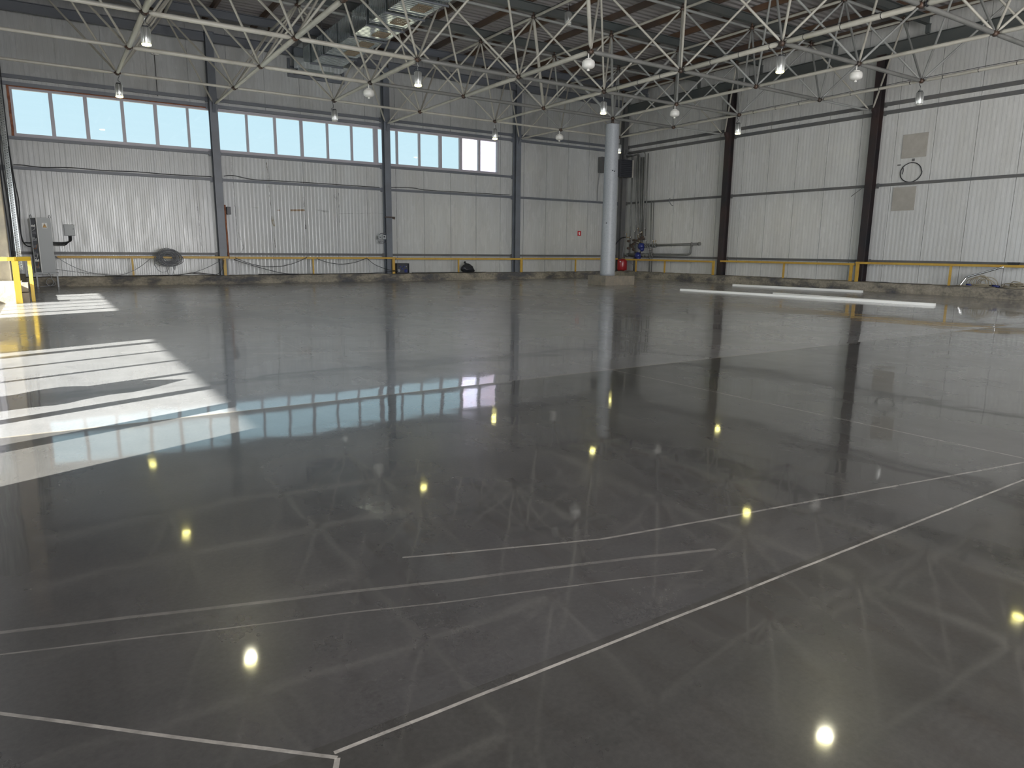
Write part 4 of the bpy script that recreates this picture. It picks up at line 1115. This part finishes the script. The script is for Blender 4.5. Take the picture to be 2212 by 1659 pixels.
# sockets at the second column
so = empty('socket_box', (8.78, 3.0, 1.6), 'pair of pale socket boxes with looped cables beside the second wall column', 'socket box')
MB().box((-0.155, -0.05, -0.03), (-0.015, 0.0, 0.12)).build('left_socket', M['cab'], so, bevel=0.006)
MB().box((0.005, -0.06, -0.03), (0.155, 0.0, 0.13)).build('right_socket', M['cab'], so, bevel=0.006)
MB().box((0.05, -0.066, 0.04), (0.10, -0.06, 0.09)).box((-0.115, -0.056, 0.03), (-0.06, -0.05, 0.06)).build('sockets', M['black'], so)
MB().loft(smooth_path([(-0.17, -0.03, 0.08), (-0.17, -0.03, -0.08), (-0.10, -0.04, -0.17), (0.06, -0.04, -0.18), (0.17, -0.04, -0.13), (0.19, -0.03, 0.02)], 6), 0.010, 8).build('cable_loop', M['cable'], so)
MB().loft(smooth_path([(-0.10, -0.03, 0.12), (-0.06, -0.03, 0.18), (0.06, -0.03, 0.19), (0.17, -0.02, 0.22), (0.20, -0.02, 0.5), (0.19, -0.02, 1.8), (0.20, -0.02, 3.9)], 6), 0.012, 8).build('feed_cable', M['cable'], so)
MB().lathe((-0.04, -0.05, -0.11), [(0.045, -0.02), (0.045, 0.02)], 16, (0, 1, 0)).build('plug', M['cable_l'], so)
cl = tag(MB().obox((9.06, 2.83, 2.40), (0.20, 0, 0.0), (0, 0.03, 0), (0, 0, 0.02)).obox((9.20, 2.80, 2.36), (0.05, 0, -0.01), (0, 0.02, 0), (0, 0, 0.03)).build('pipe_clamp', M['node']), 'rusty clamp bracket halfway up the second wall column', 'clamp')
tag(MB().box((3.18, 2.88, 2.30), (3.30, 3.0, 2.55)).build('switch', M['dark']), 'dark switch fixed to the first wall column', 'switch')

# speaker box
sp = empty('stereo_speaker', (9.49, 2.80, 0.285), 'dark open speaker box with blue round drivers on the kerb', 'speaker')
b = MB().box((-0.26, -0.15, 0), (0.26, 0.15, 0.02)).box((-0.26, -0.15, 0.36), (0.26, 0.15, 0.38)).box((-0.26, -0.15, 0.02), (-0.24, 0.15, 0.36)).box((0.24, -0.15, 0.02), (0.26, 0.15, 0.36)).box((-0.24, 0.12, 0.02), (0.24, 0.15, 0.36))
b.build('case', M['dark'], sp, bevel=0.004)
MB().box((-0.24, -0.06, 0.02), (0.24, -0.04, 0.36)).build('front_board', M['cab_in'], sp)
for x, z, r in ((-0.15, 0.10, 0.06), (0.15, 0.09, 0.07), (-0.08, 0.25, 0.035), (0.08, 0.25, 0.035), (0.0, 0.17, 0.04), (0.17, 0.25, 0.025)):
    MB().lathe((x, -0.06, z), [(r, 0.0), (r, 0.015), (r * 0.8, 0.018), (r * 0.3, 0.004)], 20, (0, -1, 0)).build('driver', M['cable_l' if r in (0.06, 0.025) else 'blue'], sp)

# bin bag
bb = MB(); N1, N2 = 28, 14; vs = []; fs = []
for j in range(N2 + 1):
    tt = j / N2
    for i in range(N1):
        a = 2 * PI * i / N1
        rr = 0.34 * (math.sin(PI * min(1, 0.12 + tt * 0.88)) ** 0.55) * (1 - 0.35 * tt)
        if j == N2: rr = 0.02
        z = 0.36 * tt + 0.04 * noise.noise(Vector((math.cos(a) * 2, math.sin(a) * 2, tt * 3)))
        q = noise.noise(Vector((math.cos(a) * 1.7 + 5, math.sin(a) * 1.7, tt * 4))) * 0.06 + noise.noise(Vector((math.cos(a) * 5, math.sin(a) * 5, tt * 9))) * 0.03
        if tt == 0: z = 0
        vs.append(((rr + q) * math.cos(a) - 0.09 * tt, (rr + q) * math.sin(a) * 0.62, max(z, 0)))
for j in range(N2):
    for i in range(N1):
        k2 = (i + 1) % N1
        fs.append((j * N1 + i, j * N1 + k2, (j + 1) * N1 + k2, (j + 1) * N1 + i))
fs.append(tuple(range(N1))[::-1]); fs.append(tuple(N2 * N1 + i for i in range(N1)))
bb.add([(x + 12.5, y + 2.80, z + 0.285) for x, y, z in vs], fs, 0, True)
bb.loft([(12.42, 2.8, 0.60), (12.36, 2.79, 0.66), (12.30, 2.78, 0.70)], [0.05, 0.03, 0.055], 10)
tag(bb.build('bin_bag', M['bag']), 'crumpled black plastic bag sitting on the kerb', 'bag')

# fire sign
fs_ = empty('fire_sign', (18.66, YN - 0.004, 2.0), 'small red fire safety sign on the wall left of the round column', 'sign')
MB().box((-0.10, -0.008, -0.11), (0.10, -0.002, 0.11)).build('plate', M['sign_red'], fs_)
g_ = MB().prism([(-0.022, -0.075), (0.028, -0.075), (0.028, 0.035), (0.014, 0.052), (0.014, 0.066), (-0.008, 0.066), (-0.008, 0.052), (-0.022, 0.035)], 'y', -0.012, -0.008)
g_.prism([(-0.008, 0.062), (-0.040, 0.050), (-0.048, -0.02), (-0.040, -0.02), (-0.032, 0.040), (-0.008, 0.052)], 'y', -0.012, -0.008)
g_.build('extinguisher_symbol', M['sign_white'], fs_)

# ------------------------------------------------------------------ north-east corner: heater, tank, pipework
fh = empty('fan_heater', (20.42, 2.25, 4.92), 'dark louvred fan heater hung by the corner column', 'fan heater')
MB().box((-0.38, -0.12, -0.38), (0.34, 0.18, 0.38)).build('casing', M['dark'], fh, bevel=0.01)
MB().box((0.345, -0.13, -0.39), (0.42, 0.20, 0.39)).build('side_panel', M['board'], fh, bevel=0.01)
b = MB()
for k in range(9):
    z = -0.33 + k * 0.082
    b.obox((-0.02, -0.135, z), (0.34, 0, 0), (0, 0.016, -0.016), (0, 0.002, 0.002))
b.build('louvres', M['dark'], fh)
MB().box((-0.03, 0.0, 0.38), (0.03, 0.06, 0.62)).box((-0.03, 0.0, 0.60), (0.55, 0.06, 0.64)).build('bracket', M['girt'], fh)
tag(MB().box((19.62, 2.95, 4.75), (19.82, 3.18, 5.45)).build('wall_controller', M['girt']), 'grey control box on the wall left of the round column shaft', 'control box')
cable([(19.66, 3.1, 4.75), (19.62, 3.15, 4.2), (19.60, 3.15, 3.5)], 'thin cable hanging below the grey control box', 0.012, 'cable', 5)

tk_ = empty('expansion_tank', (20.70, 2.49, 0.285), 'red expansion tank standing on the kerb in the corner', 'tank')
MB().lathe((0, 0, 0.0), [(0.17, 0.03), (0.215, 0.05), (0.235, 0.09), (0.235, 0.47), (0.215, 0.53), (0.14, 0.56), (0.03, 0.57)], 32).build('body', M['red'], tk_)
MB().lathe((0, 0, 0.57), [(0.03, 0), (0.03, 0.05)], 12).build('valve', M['brass'], tk_)
MB().box((-0.225, -0.14, 0.42), (-0.20, -0.05, 0.47)).build('sticker', M['sign_white'], tk_)
for a in (0.5, 2.6, 4.7):
    MB().box((0.15 * math.cos(a) - 0.02, 0.15 * math.sin(a) - 0.02, 0), (0.15 * math.cos(a) + 0.02, 0.15 * math.sin(a) + 0.02, 0.05)).build('foot', M['red'], tk_)

pw = empty('pipework', (21.0, 1.0, 0.3), 'grey heating pipework with valves and blue pumps on the east wall', 'pipework')
def P_(y, z, x=21.02): return (x - 21.0, y - 1.0, z - 0.3)
def pipe(pts, r, nm='pipe', m_='pipe', n=12):
    return MB().loft([P_(*p) for p in pts], r, n).build(nm, M[m_], pw)
pipe([(2.42, 5.55), (2.37, 2.9), (2.36, 1.02)], 0.045, 'riser')
pipe([(2.06, 5.60), (2.02, 2.9), (2.00, 0.30)], 0.05, 'riser')
pipe([(2.7, 5.52, 21.0), (2.15, 5.56, 21.0), (1.98, 5.54, 21.0), (1.93, 5.42, 21.0), (1.78, 2.9, 21.0), (1.70, 1.9, 21.0)], 0.035, 'riser')
pipe([(1.80, 5.42, 21.08), (1.72, 2.9, 21.08), (1.66, 1.55, 21.08)], 0.075, 'riser')
pipe([(2.7, 5.66, 20.98), (1.75, 5.66, 20.98), (1.60, 5.62, 20.98), (1.55, 5.5, 20.98), (1.52, 3.4, 20.98), (1.46, 1.9, 20.98)], 0.03, 'riser')
pipe([(1.44, 5.56, 21.06), (1.41, 3.4, 21.06), (1.38, 1.9, 21.06)], 0.028, 'riser')
pipe([(1.06, 3.44), (0.99, 1.5), (1.0, 0.30)], 0.032, 'riser')
pipe([(0.97, 3.44, 21.08), (0.92, 1.5, 21.08), (0.93, 0.30, 21.08)], 0.022, 'riser')
pipe([(1.36, 1.47), (-1.9, 1.55)], 0.052, 'main_pipe')
pipe([(-1.86, 1.549), (-1.93, 1.551)], 0.075, 'pipe_flange')
pipe([(-1.45, 1.54), (-1.48, 1.54)], 0.072, 'pipe_flange')
bend = smooth_path([P_(0.9, 1.08), P_(-0.9, 1.09), P_(-1.22, 1.09), P_(-1.40, 1.14), P_(-1.44, 1.30), P_(-1.46, 1.44), P_(-1.55, 1.53)], 6)
MB().loft(bend, 0.045, 12).build('return_pipe', M['pipe'], pw)
pipe([(2.42, 1.05), (1.05, 1.05)], 0.07, 'main_pipe')
pipe([(2.5, 1.05), (2.43, 1.05)], 0.09, 'pipe_flange')
for y, z, s_ in ((1.50, 1.44, 1.0), (1.70, 1.02, 1.0)):
    p = MB().lathe(P_(y, z, 20.93), [(0.12, -0.12), (0.16, -0.08), (0.16, 0.06), (0.11, 0.12)], 20, (-1, 0.15, 0.1)).build('pump', M['blue'], pw)
    MB().lathe(P_(y - 0.12, z - 0.13, 20.86), [(0.07, -0.09), (0.09, -0.06), (0.09, 0.07), (0.06, 0.10)], 18, (-0.4, -0.8, -0.4)).build('motor', M['blue'], p)
    MB().lathe(P_(y + 0.02, z + 0.13, 20.88), [(0.05, 0), (0.06, 0.02), (0.05, 0.05)], 12).build('terminal_box', M['dark'], p)
for y, z in ((1.28, 1.47), (1.15, 1.47), (0.78, 1.47), (0.66, 1.48), (1.40, 1.04), (1.22, 1.05), (0.98, 1.08), (0.85, 1.08), (1.02, 1.49)):
    MB().lathe(P_(y, z, 21.02), [(0.07, -0.02), (0.095, -0.018), (0.095, 0.018), (0.07, 0.02)], 20, (0, 1, 0)).build('pipe_flange', M['pipe'], pw)
random.seed(3)
for y, z in ((2.37, 1.68), (2.37, 1.35), (2.02, 1.72), (2.02, 1.55), (2.02, 1.30), (2.2, 1.50), (2.10, 1.42), (1.80, 1.70), (1.46, 1.86), (1.38, 1.78), (1.62, 1.78)):
    v_ = MB().lathe(P_(y, z, 20.98), [(0.035, -0.06), (0.055, -0.045), (0.045, 0.0), (0.055, 0.045), (0.035, 0.06)], 14).build('valve', M['node'], pw)
    MB().loft([P_(y, z, 20.97), P_(y, z, 20.90)], 0.012, 8).lathe(P_(y, z, 20.885), [(0.045, -0.008), (0.055, 0.0), (0.045, 0.008)], 14, (1, 0, 0)).build('handwheel', M['node'], v_)
for y, z in ((2.56, 1.98), (1.98, 2.1), (1.80, 2.22), (1.60, 2.02), (1.30, 2.22), (1.70, 1.95), (1.52, 2.05), (1.20, 1.66), (0.76, 1.66), (0.63, 1.66), (2.24, 1.83), (0.98, 1.26), (0.86, 1.27)):
    g0 = MB().loft([P_(y, z - 0.10, 20.98), P_(y, z, 20.97)], 0.008, 6).lathe(P_(y, z + 0.03, 20.95), [(0.032, -0.02), (0.038, -0.015), (0.038, 0.02)], 16, (-1, 0, 0)).build('gauge', M['brass' if random.random() < 0.4 else 'node'], pw)
    MB().lathe(P_(y, z + 0.03, 20.928), [(0.03, 0), (0.03, 0.003)], 14, (-1, 0, 0)).build('dial', M['sign_white'], g0)
pipe([(2.5, 1.86, 20.9), (2.37, 1.86, 20.95), (2.36, 1.80, 21.0)], 0.016, 'branch', 'brass')
pipe([(2.10, 1.25, 20.95), (1.8, 1.22, 20.95), (1.75, 1.06, 20.98)], 0.012, 'branch', 'brass')
pipe([(1.78, 1.95, 20.95), (1.72, 1.70, 20.95), (1.5, 1.62, 20.98)], 0.012, 'branch', 'brass')
pipe([(2.05, 1.62, 20.96), (1.85, 1.60, 20.94), (1.6, 1.50, 20.95)], 0.02, 'branch', 'node')
pipe([(1.36, 1.30, 20.96), (1.50, 1.22, 20.92), (1.58, 1.12, 20.94)], 0.02, 'branch', 'node')
pipe([(-0.8, 1.54, 21.1), (-0.8, 1.54, 21.24)], 0.02, 'pipe_hanger', 'node')
pipe([(-0.8, 1.09, 21.06), (-0.8, 1.09, 21.24)], 0.02, 'pipe_hanger', 'node')
cable([(20.85, 2.50, 1.86), (20.8, 2.75, 1.80), (20.7, 3.02, 1.50), (20.55, 2.95, 1.1), (20.30, 2.78, 0.7), (20.18, 2.62, 0.36), (20.15, 2.45, 0.31)], 'black rubber hose arching from the pipework down past the red tank', 0.024, 'black', 8, name='hose')
cable([(20.9, 2.62, 1.66), (20.85, 2.62, 1.2), (20.78, 2.56, 0.98), (20.73, 2.48, 0.95)], 'thin pale hose joining the red tank', 0.010, 'cable_l', 6, name='hose')
cable([(20.72, 2.35, 0.82), (20.86, 1.98, 0.62), (20.90, 1.78, 0.42), (20.90, 1.82, 0.33)], 'thin dark cable trailing right of the red tank', 0.010, 'cable', 6)
tag(MB().box((20.12, 2.30, 0.28), (20.40, 2.47, 0.42)).build('wood_block', M['brick'], bevel=0.004), 'short wooden block on the kerb below the black hose', 'block') if False else None
cable([(20.98, -0.12, 3.52), (20.95, -0.10, 3.44), (20.97, -0.14, 3.30), (20.97, -0.25, 3.20), (20.98, -0.31, 3.20)], 'short cable end hooked over the mid girt above the heating pipes', 0.016, 'cable', 6)

# ------------------------------------------------------------------ east wall: boards, loop, hoses, tube
def board(y0, y1, z0, z1, lab):
    tag(MB().box((XE - 0.03, y0, z0), (XE - 0.004, y1, z1)).build('patch_board', M['board'], bevel=0.003), lab, 'board', 'beige boards on the east wall')
board(-10.70, -9.93, 4.23, 4.96, 'upper beige square board covering a hole in the white wall')
board(-10.51, -9.79, 2.60, 3.34, 'lower beige square board covering a hole in the white wall, below the girt')
pts = []
for i in range(33):
    a = 2 * PI * i / 32
    pts.append((XE - 0.03, -10.30 + 0.34 * math.cos(a) + (0.02 if 0.2 < (i / 32) < 0.5 else 0), 3.78 + 0.30 * math.sin(a)))
lp = MB().loft(pts, 0.013, 8); lp.loft(smooth_path([(XE - 0.03, -10.02, 3.98), (XE - 0.03, -10.05, 3.86), (XE - 0.03, -10.03, 3.74)], 4), 0.01, 6)
tag(lp.build('cut_ring', M['black']), 'black ring of sealant around a round patch on the white wall', 'ring')
tag(MB().box((XE - 0.02, -9.93, 4.02), (XE - 0.003, -9.83, 4.06)).box((XE - 0.02, -10.36, 4.12), (XE - 0.003, -10.28, 4.20)).build('wall_plug', M['girt']), 'pair of dark plugs in the wall above the black ring', 'plug')
tag(MB().loft([(20.92, -8.98, 3.42), (20.95, -8.52, 3.12)], 0.009, 6).build('loose_rod', M['girt']), 'thin loose rod hanging at the brown-black column', 'rod')
bt = MB().loft(smooth_path([(20.60, -12.45, 0.30), (20.66, -12.52, 0.47), (20.70, -12.62, 0.58), (20.71, -13.0, 0.71), (20.71, -13.50, 0.89)], 6), 0.026, 14)
tag(bt.build('chrome_tube', M['chrome']), 'bent chrome tube leaning on the yellow rail at far right', 'tube')
tag(MB().prism([(-13.82, 0.945), (-13.60, 0.945), (-13.57, 1.00), (-13.57, 1.02), (-13.85, 1.02), (-13.85, 1.0)], 'x', 20.70, 20.82).build('black_tray', M['black']), 'small black tray sitting on top of the yellow rail at far right', 'tray')

def hose_coil(cx, cy, label, tall, nloop, seed, ww):
    random.seed(seed)
    r = empty('hose_coil', (cx, cy, 0.30), label, 'hose coil', 'hose coils on the east kerb')
    for k in range(nloop):
        w = ww * random.uniform(0.45, 1.0); h = tall * random.uniform(0.55, 1.15); dy = random.uniform(-0.16, 0.16); lean = random.uniform(-0.02, 0.16); tw = random.uniform(-0.10, 0.10)
        flat = k % 3 == 2
        pts = []
        for i in range(29):
            a = 2 * PI * i / 28
            sz = math.sin(a)
            zz = 0.016 + (h * max(sz, 0) ** 0.8 + 0.02 * abs(sz)) * (0.15 if flat else 1)
            pts.append((0.06 - lean * max(sz, 0) + (0.07 if sz < 0 else 0) * abs(sz) - (0.1 * abs(sz) if flat and sz < 0 else 0) + tw * math.cos(a) * 0.4, dy + w * math.cos(a), zz + 0.003 * k))
        MB().loft(pts, 0.011, 7).build('hose_loop', M['hose'], r)
    return r
h1_ = hose_coil(20.62, -13.0, 'beige hose coil with purple fittings standing on the kerb by the chrome tube', 0.26, 12, 21, 0.30)
MB().loft([(-0.06, -0.33, 0.05), (-0.06, -0.52, 0.03)], 0.03, 10).build('coupling', M['blue'], h1_)
MB().loft([(-0.06, 0.22, 0.05), (-0.06, 0.36, 0.05)], 0.028, 10).build('coupling', M['blue'], h1_)
MB().loft(smooth_path([(-0.05, 0.36, 0.04), (-0.08, 0.5, 0.02), (-0.02, 0.62, 0.02), (0.1, 0.7, 0.02)], 5), 0.011, 7).build('loose_end', M['hose'], h1_)
MB().loft(smooth_path([(-0.12, 0.42, 0.02), (-0.20, 0.1, 0.012), (-0.22, -0.2, 0.012), (-0.14, -0.45, 0.012)], 6), 0.011, 7).build('loose_loop', M['hose'], h1_)
h2_ = hose_coil(20.45, -13.95, 'second beige hose coil slumped over the kerb at the right edge', 0.16, 10, 22, 0.30)
h2_.rotation_euler = (0.0, -0.35, 0.0)

# ------------------------------------------------------------------ white profiles on the floor
def prof_(p0, p1, label, w=0.10, h=0.045):
    p0, p1 = Vector(p0), Vector(p1); d = p1 - p0; n = d.normalized(); s_ = Vector((0, 0, 1)).cross(n)
    b = MB(); c_ = (p0 + p1) / 2; up3 = Vector((0, 0, 1))
    z0 = p0.z
    b.obox(c_ + up3 * 0.003, d / 2, s_ * w / 2, up3 * 0.003)
    b.obox(c_ + up3 * (h / 2 + 0.003) + s_ * (w / 2 - 0.003), d / 2, s_ * 0.003, up3 * (h / 2 - 0.003))
    b.obox(c_ + up3 * (h / 2 + 0.003) - s_ * (w / 2 - 0.003), d / 2, s_ * 0.003, up3 * (h / 2 - 0.003))
    b.obox(c_ + up3 * (h - 0.001), d / 2, s_ * (w / 2 - 0.003), up3 * 0.0025)
    b.obox(c_ + up3 * (h / 2), d / 2, s_ * 0.002, up3 * (h / 2 - 0.006))
    o = b.build('plastic_profile', M['profile'])
    return tag(o, label, 'plastic profile', 'white profiles lying on the floor')
prof_((14.70, -6.90, 0), (15.66, -14.16, 0), 'longest white plastic profile on the floor, nearest the camera', 0.11, 0.06)
prof_((15.98, -9.40, 0), (15.78, -13.85, 0), 'white plastic profile lying against the longest one', 0.09, 0.05)
prof_((18.87, -5.55, 0), (19.47, -10.12, 0), 'shorter white plastic profile on the floor, nearest the east kerb', 0.12, 0.07)

# unseen tarpaulin standing against the near west window (just outside the left edge of the view); added to cast the ragged floor shadow
tp = MB(); N1, N2 = 26, 20; vs = []; fs = []
for j in range(N2 + 1):
    tt = j / N2
    wd = 0.38 * (1 - tt ** 4) * (0.92 + 0.14 * math.sin(tt * 17)) + 0.015
    for i in range(N1):
        a = 2 * PI * i / N1
        q = 1 + 0.22 * noise.noise(Vector((math.cos(a) * 2, math.sin(a) * 2, tt * 9)))
        vs.append((XW + 0.19 + 0.13 * (1 - 0.7 * tt) * math.cos(a) * q, -16.08 - 0.22 * tt + wd * math.sin(a) * q, 1.06 * tt))
for j in range(N2):
    for i in range(N1):
        k2 = (i + 1) % N1
        fs.append((j * N1 + i, j * N1 + k2, (j + 1) * N1 + k2, (j + 1) * N1 + i))
fs.append(tuple(range(N1))[::-1]); fs.append(tuple(N2 * N1 + i for i in range(N1)))
tp.add(vs, fs, 0, True)
tag(tp.build('shadow_blocker', M['blocker_mat']), 'unseen tarpaulin standing in the near west window, casting the ragged floor shadow', 'blocker')
